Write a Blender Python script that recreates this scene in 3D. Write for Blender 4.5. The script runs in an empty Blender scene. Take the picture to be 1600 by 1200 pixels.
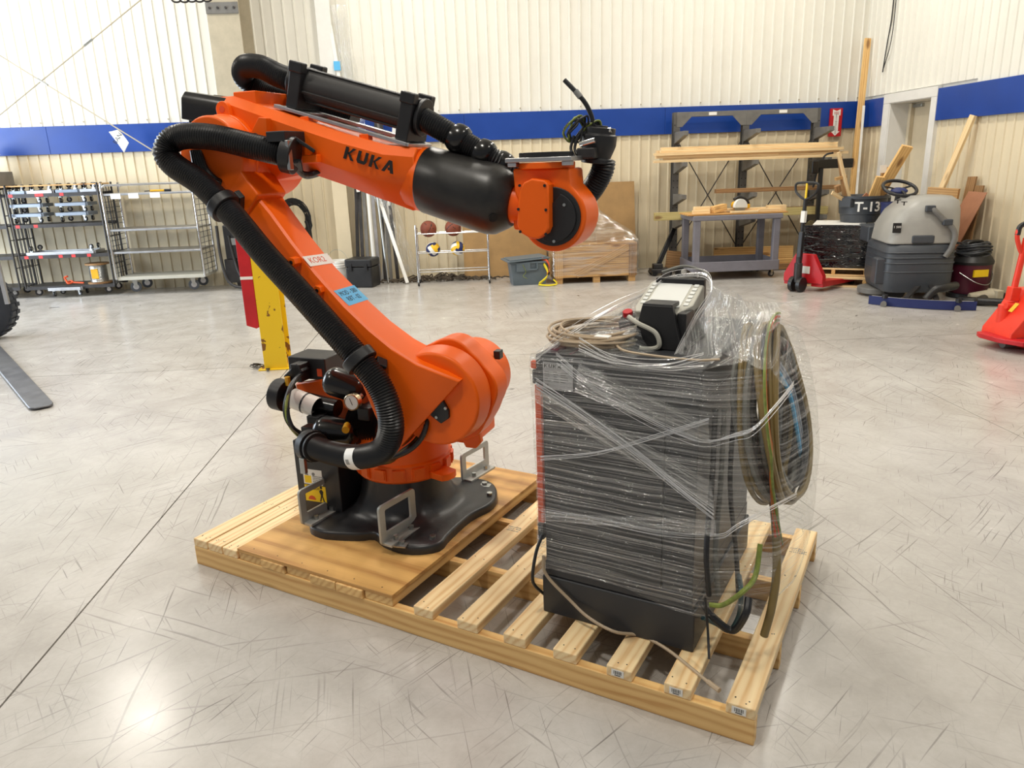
import bpy, bmesh, math, random
from math import sin, cos, pi, radians, sqrt, atan2
from mathutils import Vector, Matrix, noise
random.seed(7)
C = bpy.context.scene.collection
SC = bpy.context.scene
# ------------------------------------------------------------------ camera
CF, CPITCH, CROLL, CYAW, CH = 1174.386, 0.284753, -0.034336, 0.047506, 1.678266
_fw = Vector((sin(CYAW)*cos(CPITCH), cos(CYAW)*cos(CPITCH), -sin(CPITCH)))
_r = Vector((cos(CYAW), -sin(CYAW), 0)); _u = _r.cross(_fw)
_R = _r*cos(CROLL)+_u*sin(CROLL); _U = _u*cos(CROLL)-_r*sin(CROLL)
EYE = Vector((0, 0, CH))
cd = bpy.data.cameras.new('camera'); cam = bpy.data.objects.new('camera', cd); C.objects.link(cam)
cd.sensor_fit = 'HORIZONTAL'; cd.sensor_width = 36; cd.lens = 36*CF/1600; cd.clip_start = .05; cd.clip_end = 100
cam.matrix_world = Matrix(((_R.x, _U.x, -_fw.x, 0), (_R.y, _U.y, -_fw.y, 0), (_R.z, _U.z, -_fw.z, CH), (0, 0, 0, 1)))
SC.camera = cam
# ------------------------------------------------------------------ world, lamps, exposure
w = bpy.data.worlds.new('world'); SC.world = w; w.use_nodes = True
w.node_tree.nodes['Background'].inputs[0].default_value = (.93, .96, 1, 1)
w.node_tree.nodes['Background'].inputs[1].default_value = .22
SC.view_settings.view_transform = 'Standard'; SC.view_settings.look = 'None'
SC.view_settings.exposure = 0.28; SC.view_settings.gamma = 1; SC.view_settings.use_curve_mapping = False
def lamp(name, loc, size, power, color, target=None, sy=None, spread=None):
    l = bpy.data.lights.new(name, 'AREA'); l.shape = 'RECTANGLE'; l.size = size; l.size_y = sy or size
    l.energy = power; l.color = color
    if spread: l.spread = spread
    o = bpy.data.objects.new(name, l); C.objects.link(o); o.location = loc
    d = (Vector(target)-Vector(loc)) if target else Vector((0, 0, -1))
    o.rotation_euler = d.to_track_quat('-Z', 'Y').to_euler()
    return o
WARM = (1, .945, .85); COOL = (.80, .90, 1)
LAMPS = [(x, y) for y in (1.2, 5.6, 9.6) for x in (-5.2, -.6, 4.0)]
for i, (x, y) in enumerate(LAMPS):
    lamp("high_bay_lamp", (x, y, 6.0), .5, 85, WARM)
lamp('dock_daylight', (-9.4, 8.6, 2.3), 4.5, 430, COOL, (-2.5, 10.2, .6), 3.4)
# ------------------------------------------------------------------ small helpers
def ray(x, y): return _fw + _R*((x-800)/CF) - _U*((y-600)/CF)
def on_floor(x, y, z=0.0):
    d = ray(x, y); return EYE + d*((z-CH)/d.z)
def at_y(x, y, Y):
    d = ray(x, y); return EYE + d*(Y/d.y)
def at_x(x, y, X):
    d = ray(x, y); return EYE + d*(X/d.x)
def T(x=0, y=0, z=0): return Matrix.Translation((x, y, z))
def RX(a): return Matrix.Rotation(a, 4, 'X')
def RY(a): return Matrix.Rotation(a, 4, 'Y')
def RZ(a): return Matrix.Rotation(a, 4, 'Z')
def smooth_path(pts, n=8, closed=False):
    P = [Vector(p) for p in pts]; out = []; m = len(P)
    for i in range(m if closed else m-1):
        p1, p2 = P[i], P[(i+1) % m]
        p0 = P[(i-1) % m] if (closed or i > 0) else p1*2-p2
        p3 = P[(i+2) % m] if (closed or i < m-2) else p2*2-p1
        for k in range(n):
            t = k/n
            out.append(.5*((2*p1)+(p2-p0)*t+(2*p0-5*p1+4*p2-p3)*t*t+(3*p1-p0-3*p2+p3)*t**3))
    if not closed: out.append(P[-1])
    return out
def resample(P, step):
    out = [P[0].copy()]; acc = 0.0
    for a, b in zip(P, P[1:]):
        L = (b-a).length
        if L < 1e-9: continue
        d = step-acc
        while d <= L:
            out.append(a+(b-a)*(d/L)); d += step
        acc = L-(d-step)
    return out
class MB:
    def __init__(s): s.v = []; s.f = []; s.mi = []
    def add(s, vs, fs, M=None, mi=0):
        b = len(s.v)
        s.v += [tuple(M @ Vector(v)) if M is not None else tuple(v) for v in vs]
        s.f += [tuple(b+i for i in f) for f in fs]; s.mi += [mi]*len(fs)
        return s
    def box(s, x0, x1, y0, y1, z0, z1, M=None, mi=0):
        vs = [(x, y, z) for z in (z0, z1) for y in (y0, y1) for x in (x0, x1)]
        return s.add(vs, [(0, 2, 3, 1), (4, 5, 7, 6), (0, 1, 5, 4), (2, 6, 7, 3), (0, 4, 6, 2), (1, 3, 7, 5)], M, mi)
    def bar(s, p, q, w_, h_, up=(0, 0, 1), mi=0):
        p = Vector(p); q = Vector(q); d = q-p; L = d.length; d = d/L; up = Vector(up)
        if abs(d.dot(up)) > .98: up = Vector((0, 1, 0))
        y = up.cross(d).normalized(); z = d.cross(y)
        M = Matrix(((d.x, y.x, z.x, p.x), (d.y, y.y, z.y, p.y), (d.z, y.z, z.z, p.z), (0, 0, 0, 1)))
        return s.box(0, L, -w_/2, w_/2, -h_/2, h_/2, M, mi)
    def cyl(s, p, q, r, n=16, r2=None, mi=0, cap=True):
        p = Vector(p); q = Vector(q); d = (q-p).normalized(); r2 = r if r2 is None else r2
        a = d.orthogonal().normalized(); b = d.cross(a)
        vs = [p+(a*cos(2*pi*i/n)+b*sin(2*pi*i/n))*r for i in range(n)]+[q+(a*cos(2*pi*i/n)+b*sin(2*pi*i/n))*r2 for i in range(n)]
        fs = [(i, (i+1) % n, n+(i+1) % n, n+i) for i in range(n)]
        if cap: fs += [tuple(reversed(range(n))), tuple(range(n, 2*n))]
        return s.add(vs, fs, None, mi)
    def lathe(s, prof, n=24, M=None, mi=0, cap=True):
        vs = [(r*cos(2*pi*i/n), r*sin(2*pi*i/n), z) for r, z in prof for i in range(n)]
        fs = [(k*n+i, k*n+(i+1) % n, (k+1)*n+(i+1) % n, (k+1)*n+i) for k in range(len(prof)-1) for i in range(n)]
        if cap:
            if prof[0][0] > 1e-6: fs.append(tuple(reversed(range(n))))
            if prof[-1][0] > 1e-6: fs.append(tuple(range((len(prof)-1)*n, len(prof)*n)))
        return s.add(vs, fs, M, mi)
    def tube(s, pts, r, n=8, closed=False, mi=0, cap=True):
        P = [Vector(p) for p in pts]; m = len(P); rr = r if hasattr(r, '__len__') else [r]*m
        tan = [((P[(i+1) % m] if (closed or i < m-1) else P[i])-(P[i-1] if (closed or i > 0) else P[i])).normalized() for i in range(m)]
        a = tan[0].orthogonal().normalized(); vs = []
        for i in range(m):
            a = (a-tan[i]*a.dot(tan[i]))
            a = a.normalized() if a.length > 1e-6 else tan[i].orthogonal().normalized()
            b = tan[i].cross(a)
            vs += [P[i]+(a*cos(2*pi*k/n)+b*sin(2*pi*k/n))*rr[i] for k in range(n)]
        fs = []
        for i in range(m if closed else m-1):
            j = (i+1) % m
            fs += [(i*n+k, i*n+(k+1) % n, j*n+(k+1) % n, j*n+k) for k in range(n)]
        if cap and not closed: fs += [tuple(reversed(range(n))), tuple(range((m-1)*n, m*n))]
        return s.add(vs, fs, None, mi)
    def prism(s, poly, h0, h1, M=None, mi=0):
        n = len(poly)
        vs = [(p[0], p[1], h0) for p in poly]+[(p[0], p[1], h1) for p in poly]
        fs = [(i, (i+1) % n, n+(i+1) % n, n+i) for i in range(n)]+[tuple(reversed(range(n))), tuple(range(n, 2*n))]
        return s.add(vs, fs, M, mi)
    def loft(s, rings, mi=0, cap=True, M=None, closed=True):
        n = len(rings[0]); vs = [v for r in rings for v in r]; fs = []
        for k in range(len(rings)-1):
            fs += [(k*n+i, k*n+(i+1) % n, (k+1)*n+(i+1) % n, (k+1)*n+i) for i in range(n if closed else n-1)]
        if cap: fs += [tuple(reversed(range(n))), tuple(range((len(rings)-1)*n, len(rings)*n))]
        return s.add(vs, fs, M, mi)
    def ball(s, c, r, n=16, M=None, mi=0, sc=(1, 1, 1)):
        m = n//2; prof = [(max(1e-5, sin(pi*k/m)) if 0 < k < m else 1e-5, -cos(pi*k/m)) for k in range(m+1)]
        MM = T(*c) @ Matrix.Diagonal((r*sc[0], r*sc[1], r*sc[2], 1))
        return s.lathe(prof, n, (M @ MM) if M is not None else MM, mi, cap=False)
    def mesh(s, name, mats, smooth=40):
        me = bpy.data.meshes.new(name); me.from_pydata(s.v, [], s.f)
        for m in (mats if isinstance(mats, (list, tuple)) else [mats]): me.materials.append(m)
        me.polygons.foreach_set('material_index', s.mi)
        bm = bmesh.new(); bm.from_mesh(me); bmesh.ops.recalc_face_normals(bm, faces=bm.faces); bm.to_mesh(me); bm.free()
        if smooth:
            me.shade_smooth(); me.set_sharp_from_angle(angle=radians(smooth))
        me.update(); return me
    def build(s, name, mats, parent=None, bevel=0, smooth=40, seg=2):
        o = bpy.data.objects.new(name, s.mesh(name, mats, smooth)); C.objects.link(o)
        if parent is not None: o.parent = parent
        if bevel:
            b = o.modifiers.new('edge', 'BEVEL'); b.width = bevel; b.segments = seg; b.limit_method = 'ANGLE'; b.angle_limit = radians(50); b.harden_normals = True
        return o
def thing(name, label, cat, loc=(0, 0, 0), rz=0, group=None):
    o = bpy.data.objects.new(name, None); C.objects.link(o); o.empty_display_size = .1
    o.location = loc; o.rotation_euler = (0, 0, rz); return tag(o, label, cat, group)
def tag(o, label=None, cat=None, group=None, kind=None):
    if label: o['label'] = label
    if cat: o['category'] = cat
    if group: o['group'] = group
    if kind: o['kind'] = kind
    return o
def link_copy(o, parent=None, loc=None, rot=None):
    c = o.copy(); C.objects.link(c)
    if parent is not None: c.parent = parent
    if loc is not None: c.location = loc
    if rot is not None: c.rotation_euler = rot
    return c
def copy_tree(o, parent=None):
    c = link_copy(o, parent)
    for ch in [k for k in bpy.data.objects if k.parent == o]: copy_tree(ch, c)
    return c
def text_mesh(name, body, size, mat_, parent, M, extrude=.0006, align='CENTER', sx=1.0, shear=0, label=None):
    cu = bpy.data.curves.new(name, 'FONT'); cu.body = body; cu.size = size; cu.extrude = extrude
    cu.align_x = align; cu.align_y = 'CENTER'; cu.shear = shear; cu.resolution_u = 2
    t = bpy.data.objects.new(name, cu); C.objects.link(t)
    bpy.context.view_layer.update()
    me = bpy.data.meshes.new_from_object(t.evaluated_get(bpy.context.evaluated_depsgraph_get()))
    bpy.data.objects.remove(t); bpy.data.curves.remove(cu)
    me.transform(M @ Matrix.Diagonal((sx, 1, 1, 1))); me.materials.clear(); me.materials.append(mat_)
    o = bpy.data.objects.new(name, me); C.objects.link(o); o.parent = parent
    if label: o['label'] = label
    return o
def frame(o, xd, yd):
    """matrix with origin o, x axis xd, y axis yd"""
    x = Vector(xd).normalized(); y = Vector(yd); y = (y-x*y.dot(x)).normalized(); z = x.cross(y)
    return Matrix(((x.x, y.x, z.x, o[0]), (x.y, y.y, z.y, o[1]), (x.z, y.z, z.z, o[2]), (0, 0, 0, 1)))
# ------------------------------------------------------------------ materials
def lin(r, g, b): return tuple(((c/255+.055)/1.055)**2.4 if c > 10 else c/255/12.92 for c in (r, g, b))+(1,)
class NT:
    def __init__(s, name):
        s.m = bpy.data.materials.new(name); s.m.use_nodes = True; s.t = s.m.node_tree; s.b = s.t.nodes['Principled BSDF']; s.out = s.t.nodes['Material Output']
    def n(s, typ, **kw):
        x = s.t.nodes.new(typ)
        for k, v in kw.items():
            if k == 'ins':
                for a, b in v.items(): s.set(x.inputs[a], b)
            else: setattr(x, k, v)
        return x
    def set(s, sock, v):
        if isinstance(v, bpy.types.NodeSocket): s.t.links.new(v, sock)
        else: sock.default_value = v
    def p(s, **kw):
        for k, v in kw.items(): s.set(s.b.inputs[k.replace('_', ' ')], v)
    def math(s, op, a, b=None, c=None):
        x = s.n('ShaderNodeMath', operation=op); s.set(x.inputs[0], a)
        if b is not None: s.set(x.inputs[1], b)
        if c is not None: s.set(x.inputs[2], c)
        return x.outputs[0]
    def coord(s, kind='Object', scale=(1, 1, 1), rot=(0, 0, 0), off=(0, 0, 0)):
        tc = s.n('ShaderNodeTexCoord'); mp = s.n('ShaderNodeMapping')
        s.t.links.new(tc.outputs[kind], mp.inputs[0]); mp.inputs[3].default_value = scale; mp.inputs[2].default_value = rot; mp.inputs[1].default_value = off
        return mp.outputs[0]
    def noise(s, vec, scale=5, detail=4, rough=.55, dist=0):
        return s.n('ShaderNodeTexNoise', ins={'Vector': vec, 'Scale': scale, 'Detail': detail, 'Roughness': rough, 'Distortion': dist}).outputs[0]
    def ramp(s, f, stops):
        x = s.n('ShaderNodeValToRGB'); s.set(x.inputs[0], f); e = x.color_ramp.elements
        while len(e) < len(stops): e.new(.5)
        for i, (p_, c_) in enumerate(stops): e[i].position = p_; e[i].color = c_ if len(c_) == 4 else (*c_, 1)
        return x.outputs[0]
    def mix(s, f, a, b, mode='MIX'):
        x = s.n('ShaderNodeMix', data_type='RGBA', blend_type=mode); s.set(x.inputs[0], f); s.set(x.inputs[6], a); s.set(x.inputs[7], b); return x.outputs[2]
    def bump(s, h, strength=.2, dist=.01):
        x = s.n('ShaderNodeBump', ins={'Strength': strength, 'Distance': dist, 'Height': h}); s.t.links.new(x.outputs[0], s.b.inputs['Normal'])
G1 = (1, 1, 1, 1); G0 = (0, 0, 0, 1)
def paint(name, col, rough=.4, metal=0, var=.12, bump=0, scale=6, coat=0, spec=.5):
    m = NT(name); c = m.coord()
    n1 = m.noise(c, scale, 5, .6)
    col = col if len(col) == 4 else (*col, 1)
    dark = tuple(x*(1-var) for x in col[:3])+(1,); lite = tuple(min(1, x*(1+var)) for x in col[:3])+(1,)
    m.p(Base_Color=m.ramp(n1, [(.3, dark), (.7, lite)]), Metallic=metal, Roughness=m.math('MULTIPLY_ADD', n1, .18, rough-.09), Coat_Weight=coat, Coat_Roughness=.15, Specular_IOR_Level=spec)
    if bump: m.bump(m.noise(c, 90, 3), bump, .003)
    return m.m
def wood(name, light, dark, grain=1.0, rough=.55, knots=True, stain=0):
    """grain runs along the object's own x axis"""
    m = NT(name); oi = m.n('ShaderNodeObjectInfo'); tc = m.n('ShaderNodeTexCoord')
    vadd = m.n('ShaderNodeVectorMath', operation='ADD'); comb = m.n('ShaderNodeCombineXYZ')
    k = m.math('MULTIPLY', oi.outputs['Random'], 37.0)
    for i in range(3): m.set(comb.inputs[i], k)
    m.set(vadd.inputs[0], tc.outputs['Object']); m.set(vadd.inputs[1], comb.outputs[0])
    mp = m.n('ShaderNodeMapping'); m.set(mp.inputs[0], vadd.outputs[0]); mp.inputs[3].default_value = (1.1, 9, 9)
    d = m.noise(mp.outputs[0], 1.6, 3, .5)
    wv = m.n('ShaderNodeTexWave', wave_type='RINGS', rings_direction='X', ins={'Vector': mp.outputs[0], 'Scale': 1.5*grain, 'Distortion': 5.0, 'Detail': 3, 'Detail Scale': 1.2})
    mp2 = m.n('ShaderNodeMapping'); m.set(mp2.inputs[0], vadd.outputs[0]); mp2.inputs[3].default_value = (4, 140, 140)
    fine = m.noise(mp2.outputs[0], 1, 3)
    f = m.math('ADD', m.math('MULTIPLY', wv.outputs[1], .45), m.math('ADD', m.math('MULTIPLY', d, .4), m.math('MULTIPLY', fine, .3)))
    col = m.ramp(f, [(.30, light), (.66, tuple(a*.72+b*.28 for a, b in zip(light, dark))), (1.0, dark)])
    if knots:
        mp3 = m.n('ShaderNodeMapping'); m.set(mp3.inputs[0], vadd.outputs[0]); mp3.inputs[3].default_value = (2.2, 6, 6)
        vo = m.n('ShaderNodeTexVoronoi', ins={'Vector': mp3.outputs[0], 'Scale': 1.0, 'Randomness': 1})
        kf = m.ramp(vo.outputs['Distance'], [(.10, G1), (.21, G0)])
        col = m.mix(m.math('MULTIPLY', kf, .75), col, lin(120, 72, 34))
    if stain:
        sf = m.ramp(m.noise(vadd.outputs[0], 2.6, 4, .6, .8), [(.50, G0), (.72, G1)]); col = m.mix(m.math('MULTIPLY', sf, stain), col, lin(112, 74, 40))
    tint = m.math('MULTIPLY_ADD', oi.outputs['Random'], .22, .88)
    hsv = m.n('ShaderNodeHueSaturation', ins={'Color': col, 'Value': tint})
    m.p(Base_Color=hsv.outputs[0], Roughness=rough); m.bump(f, .12, .004)
    return m.m
def metal(name, col, rough=.3, var=.1, scale=8):
    return paint(name, col, rough, 1, var, 0, scale)
M = {}
M['orange'] = paint('robot_orange', (.90, .130, .003), .40, 0, .05, .03, 3, spec=.35)
M['satin_black'] = paint('satin_black_cover', lin(34, 33, 32), .36, 0, .45, .02, 9)
M['black_cast'] = paint('black_cast_paint', lin(44, 44, 46), .34, 0, .3, .12, 5)
M['black'] = paint('black_plastic', lin(30, 30, 32), .42, 0, .2, .02, 8)
M['rubber'] = paint('black_rubber', lin(26, 26, 28), .38, 0, .15, 0, 10)
M['gloss_black'] = paint('gloss_black', lin(20, 20, 21), .2, 0, .2)
M['charcoal'] = paint('charcoal_steel', lin(50, 51, 54), .42, 0, .08, .04, 4)
M['steel'] = metal('zinc_steel', lin(178, 180, 178), .34)
M['zinc'] = paint('zinc_plate', lin(176, 178, 174), .44, .35, .12)
M['chrome'] = metal('chrome_tube', lin(215, 215, 215), .16, .05)
M['alu'] = metal('aluminium', lin(190, 190, 192), .38)
M['dark_steel'] = paint('dark_steel', lin(66, 64, 64), .45, .5, .25)
M['grey_paint'] = paint('grey_rack_paint', lin(112, 110, 106), .5, 0, .2)
M['cart_grey'] = paint('cart_grey_plastic', lin(122, 120, 128), .55, 0, .1)
M['white'] = paint('white_print', lin(238, 236, 230), .5, 0, .03)
M['yellow'] = paint('yellow_print', lin(245, 205, 20), .5, 0, .04)
M['print_black'] = paint('black_print', lin(22, 20, 20), .6, 0, .05)
M['print_grey'] = paint('grey_print', lin(130, 130, 128), .6, 0, .05)
M['blue_label'] = paint('blue_label_paper', lin(92, 182, 232), .5, 0, .04)
M['red'] = paint('red_paint', lin(190, 26, 34), .4, 0, .12)
M['jack_red'] = paint('jack_red_paint', lin(226, 56, 34), .38, 0, .1)
M['jack_orange'] = paint('jack_orange_red', lin(233, 62, 40), .38, 0, .1)
M['red_tape'] = paint('red_tape_plastic', lin(226, 60, 60), .45, 0, .1)
M['maroon'] = paint('maroon_plastic', lin(88, 28, 48), .35, 0, .1)
M['grey_plastic'] = paint('grey_plastic_dark', lin(62, 66, 72), .42, 0, .12)
M['scrub_light'] = paint('light_grey_shell', lin(158, 156, 150), .42, 0, .06)
M['scrub_dark'] = paint('dark_slate_shell', lin(66, 70, 76), .42, 0, .08)
M['tote'] = paint('slate_tote_plastic', lin(96, 108, 116), .45, 0, .1)
M['blue'] = paint('blue_trim_paint', lin(16, 62, 146), .38, 0, .1, .02, 2)
M['wall_white'] = paint('white_wall_steel', lin(232, 229, 218), .5, 0, .04, 0, 1.5)
M['wall_tan'] = paint('tan_wall_steel', lin(222, 208, 178), .5, 0, .06, 0, 1.5)
M['trim_white'] = paint('white_trim_paint', lin(228, 226, 220), .45, 0, .04)
M['door_tan'] = paint('tan_door_paint', lin(214, 200, 172), .45, 0, .05)
M['column'] = paint('column_primer', lin(178, 168, 146), .6, 0, .1)
M['beige_hose'] = paint('beige_cable', lin(178, 158, 132), .45, 0, .1)
M['olive_hose'] = paint('olive_cable', lin(132, 112, 66), .45, 0, .2)
M['grey_hose'] = paint('grey_cable', lin(112, 112, 106), .5, 0, .15)
M['green_wire'] = paint('green_yellow_wire', lin(120, 132, 56), .45, 0, .35, 0, 40)
M['rack_dark'] = paint('dark_rack_paint', lin(88, 86, 83), .5, 0, .2)
M['teal_hose'] = paint('teal_hose', lin(50, 78, 84), .4, 0, .1)
M['cardboard'] = paint('brown_cardboard', lin(164, 130, 84), .75, 0, .1)
M['hardboard'] = paint('brown_hardboard', lin(164, 112, 82), .6, 0, .1)
M['rope'] = paint('fibrous_debris', lin(84, 74, 62), .9, 0, .4, .6, 30)
M['pine'] = wood('pine', lin(246, 220, 172), lin(216, 168, 108))
M['pine_dark'] = wood('pine_amber', lin(238, 198, 132), lin(196, 138, 74))
M['ply'] = wood('plywood_sheet', lin(228, 180, 108), lin(160, 104, 50), .3, .5, False, .6)
M['crate_wood'] = wood('crate_board', lin(206, 164, 106), lin(158, 112, 66))
M['old_wood'] = wood('weathered_board', lin(168, 128, 84), lin(104, 74, 46))
M['tan_wood'] = wood('greenish_lumber', lin(206, 190, 128), lin(168, 146, 88))
M['ball_brown'] = paint('basketball_leather', lin(128, 62, 40), .6, 0, .12, .2)
M['ball_yellow'] = paint('volleyball_yellow', lin(240, 190, 30), .5, 0, .05)
M['ball_blue'] = paint('volleyball_navy', lin(30, 42, 96), .5, 0, .05)
M['brass'] = metal('gauge_brass', lin(190, 170, 140), .3)
M['screen'] = paint('pendant_screen', lin(226, 228, 224), .25, 0, .02)
M['pend_grey'] = paint('pendant_grey', lin(186, 184, 172), .45, 0, .04)
M['yellow_strap'] = paint('yellow_webbing', lin(226, 206, 30), .6, 0, .1)
M['orange_strap'] = paint('orange_webbing', lin(214, 84, 40), .6, 0, .1)
M['saw_yellow'] = paint('saw_yellow', lin(226, 170, 30), .4, 0, .08)
M['tire'] = paint('tire_rubber', lin(38, 42, 50), .6, 0, .2)
M['fork_steel'] = paint('worn_fork_steel', lin(112, 112, 116), .38, .7, .25, 0, 9)
M['blue_gray'] = paint('galvanised_dolly', lin(140, 150, 164), .4, .4, .12)
def chipped():
    m = NT('chipped_yellow'); c = m.coord(); n1 = m.noise(c, 7, 4, .55, .6)
    f = m.ramp(n1, [(.60, G0), (.615, G1)])
    m.p(Base_Color=m.mix(f, lin(236, 196, 26), lin(128, 84, 30)), Roughness=m.math('MULTIPLY_ADD', f, .35, .38)); return m.m
M['chipped'] = chipped()
def film(name, sx, sy, sz, lo, hi, tint=(.86, .87, .86, 1)):
    m = NT(name); tc = m.n('ShaderNodeTexCoord')
    mp = m.n('ShaderNodeMapping'); m.set(mp.inputs[0], tc.outputs['UV']); mp.inputs[3].default_value = (sx, sy, 1)
    s1 = m.noise(mp.outputs[0], 1, 4, .65, .6)
    mp2 = m.n('ShaderNodeMapping'); m.set(mp2.inputs[0], tc.outputs['UV']); mp2.inputs[3].default_value = (sx*.6, sy*.4, 1); mp2.inputs[2].default_value = (0, 0, .35)
    s2 = m.noise(mp2.outputs[0], 1, 3, .6, .8)
    h = m.math('ADD', m.math('MULTIPLY', s1, .6), m.math('MULTIPLY', s2, .4))
    f = m.n('ShaderNodeMapRange', ins={'Value': h, 'From Min': .47, 'From Max': .68, 'To Min': lo, 'To Max': hi}).outputs[0]
    bp = m.n('ShaderNodeBump', ins={'Strength': 1.0, 'Distance': sz, 'Height': h})
    gl = m.n('ShaderNodeBsdfGlossy', ins={'Color': (1, 1, 1, 1), 'Roughness': .09}); m.t.links.new(bp.outputs[0], gl.inputs['Normal'])
    df = m.n('ShaderNodeBsdfDiffuse', ins={'Color': tint})
    tr = m.n('ShaderNodeBsdfTransparent', ins={'Color': (.96, .965, .96, 1)})
    a = m.n('ShaderNodeMixShader'); m.set(a.inputs[0], .32); m.t.links.new(gl.outputs[0], a.inputs[1]); m.t.links.new(df.outputs[0], a.inputs[2])
    b = m.n('ShaderNodeMixShader'); m.set(b.inputs[0], f); m.t.links.new(tr.outputs[0], b.inputs[1]); m.t.links.new(a.outputs[0], b.inputs[2])
    m.t.links.new(b.outputs[0], m.out.inputs[0]); m.t.nodes.remove(m.b); return m.m
M['film'] = film('clear_stretch_film', 1.3, 210, .010, .04, .56)
M['film_tent'] = film('crumpled_stretch_film', 60, 8, .03, .10, .85)
M['film_crate'] = film('crate_stretch_film', 1.5, 22, .01, .10, .55)
def concrete():
    m = NT('polished_concrete'); tc = m.n('ShaderNodeTexCoord'); P = tc.outputs['Object']
    big = m.noise(P, .55, 5, .6, .5); mid = m.noise(P, 3.2, 6, .65, .3); fine = m.noise(P, 40, 4, .7)
    f = m.math('ADD', m.math('MULTIPLY', big, .5), m.math('ADD', m.math('MULTIPLY', mid, .35), m.math('MULTIPLY', fine, .15)))
    col = m.ramp(f, [(.30, lin(160, 155, 149)), (.46, lin(179, 174, 168)), (.60, lin(194, 190, 185)), (.75, lin(203, 200, 195))])
    # broad scuffed bands
    acc = None
    for ang, L, Wd, lo, st, br in ((.5, 1.1, 60, .655, .6, 1.1), (-.7, 1.6, 80, .645, .75, 1.5), (1.45, 1.3, 90, .650, .75, .9), (-.1, .9, 44, .675, .5, 1.3), (.95, 2.6, 100, .655, .65, 2.1), (2.1, 3.5, 120, .655, .7, 1.7)):
        rot = m.n('ShaderNodeMapping'); m.set(rot.inputs[0], P); rot.inputs[2].default_value = (0, 0, ang); rot.inputs[1].default_value = (ang*13, ang*7, 0)
        wob = m.noise(rot.outputs[0], .9, 2, .5)
        sc = m.n('ShaderNodeMapping'); m.set(sc.inputs[0], rot.outputs[0]); sc.inputs[3].default_value = (L, Wd, 1)
        ad = m.n('ShaderNodeVectorMath', operation='ADD'); cb = m.n('ShaderNodeCombineXYZ'); m.set(cb.inputs[1], m.math('MULTIPLY', wob, Wd*.12))
        m.set(ad.inputs[0], sc.outputs[0]); m.set(ad.inputs[1], cb.outputs[0])
        n1 = m.noise(ad.outputs[0], 1, 2, .5)
        ln = m.n('ShaderNodeMapRange', ins={'Value': n1, 'From Min': lo, 'From Max': lo+.045, 'To Min': 0, 'To Max': st}).outputs[0]
        patch = m.n('ShaderNodeMapRange', ins={'Value': m.noise(P, br, 3, .6), 'From Min': .40, 'From Max': .60, 'To Min': .15, 'To Max': 1}).outputs[0]
        ln = m.math('MULTIPLY', ln, patch)
        acc = ln if acc is None else m.math('MAXIMUM', acc, ln)
    col = m.mix(m.math('MULTIPLY', acc, .82), col, lin(72, 66, 61))
    spot = m.ramp(m.noise(P, 5, 2, .4, .8), [(.755, G0), (.775, G1)])
    col = m.mix(m.math('MULTIPLY', spot, .7), col, lin(70, 66, 64))
    m.p(Base_Color=col, Roughness=m.math('MULTIPLY_ADD', mid, .22, .12), Specular_IOR_Level=.55)
    m.bump(fine, .03, .002); return m.m
M['concrete'] = concrete()
M['joint'] = paint('joint_filler', lin(58, 54, 52), .8, 0, .2)
M['led'] = None
def emit(name, col, s):
    m = NT(name); e = m.n('ShaderNodeEmission', ins={'Color': col, 'Strength': s}); m.t.links.new(e.outputs[0], m.out.inputs[0]); m.t.nodes.remove(m.b); return m.m
M['led'] = emit('lamp_diffuser', (1, .95, .85, 1), 6)
# ================================================================== ROOM
WY, WX = 11.98, 6.09
def struct(o): o['kind'] = 'structure'; return o
# floor: slabs between saw-cut joints, each slab a part
fl = MB().box(-10, 7.2, -5, 13, -.20, -.02).build('floor', M['joint'], smooth=0); struct(fl)
j0 = on_floor(0, 1105); j1 = on_floor(430, 600)
jd = (j1-j0).normalized(); jy = on_floor(440, 571).y
def jx(y): return j0.x+jd.x/jd.y*(y-j0.y)
g = .004
ys = [-5, jy, 12.9]
for a, b in ((0, 1), (1, 2)):
    y0, y1 = ys[a]+(g if a else 0), ys[b]-(g if b < 2 else 0)
    for side in (0, 1, 2):
        if side == 0: poly = [(-10, y0), (jx(y0)-g, y0), (jx(y1)-g, y1), (-10, y1)]
        elif side == 1: poly = [(jx(y0)+g, y0), (jx(y0)+4.9, y0), (jx(y1)+4.9, y1), (jx(y1)+g, y1)]
        else: poly = [(jx(y0)+4.9+g, y0), (7.2, y0), (7.2, y1), (jx(y1)+4.9+g, y1)]
        MB().prism(poly, -.10, 0).build('floor_slab', M['concrete'], fl, smooth=0)
# ribbed steel panels
def rib_panel(z0, z1, W=.9144, n=6):
    p = W/n; prof = [(0, 0)]
    for i in range(n):
        c = p*(i+.5)
        prof += [(c-.017, 0), (c-.009, -.015), (c+.009, -.015), (c+.017, 0)]
    prof.append((W, 0)); m = MB(); k = len(prof)
    m.add([(x, y, z) for z in (z0, z1) for x, y in prof], [(i, i+1, k+i+1, k+i) for i in range(k-1)]); return m
pu = rib_panel(2.40, 6.4).mesh('upper_panel', M['wall_white'], 0)
plw = rib_panel(0.0, 2.06).mesh('lower_panel', M['wall_tan'], 0)
def panel(me, name, parent, loc, rz=0):
    o = bpy.data.objects.new(name, me); C.objects.link(o); o.parent = parent; o.location = loc; o.rotation_euler = (0, 0, rz); return o
wb = struct(MB().box(-9.6, WX+.3, WY+.02, WY+.14, 0, 6.4).build('wall_back', M['wall_white'], smooth=0))
for k in range(17):
    x = WX-.9144*(k+1)
    panel(pu, 'upper_panel', wb, (x, WY, 0)); panel(plw, 'lower_panel', wb, (x, WY+.012, 0))
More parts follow.
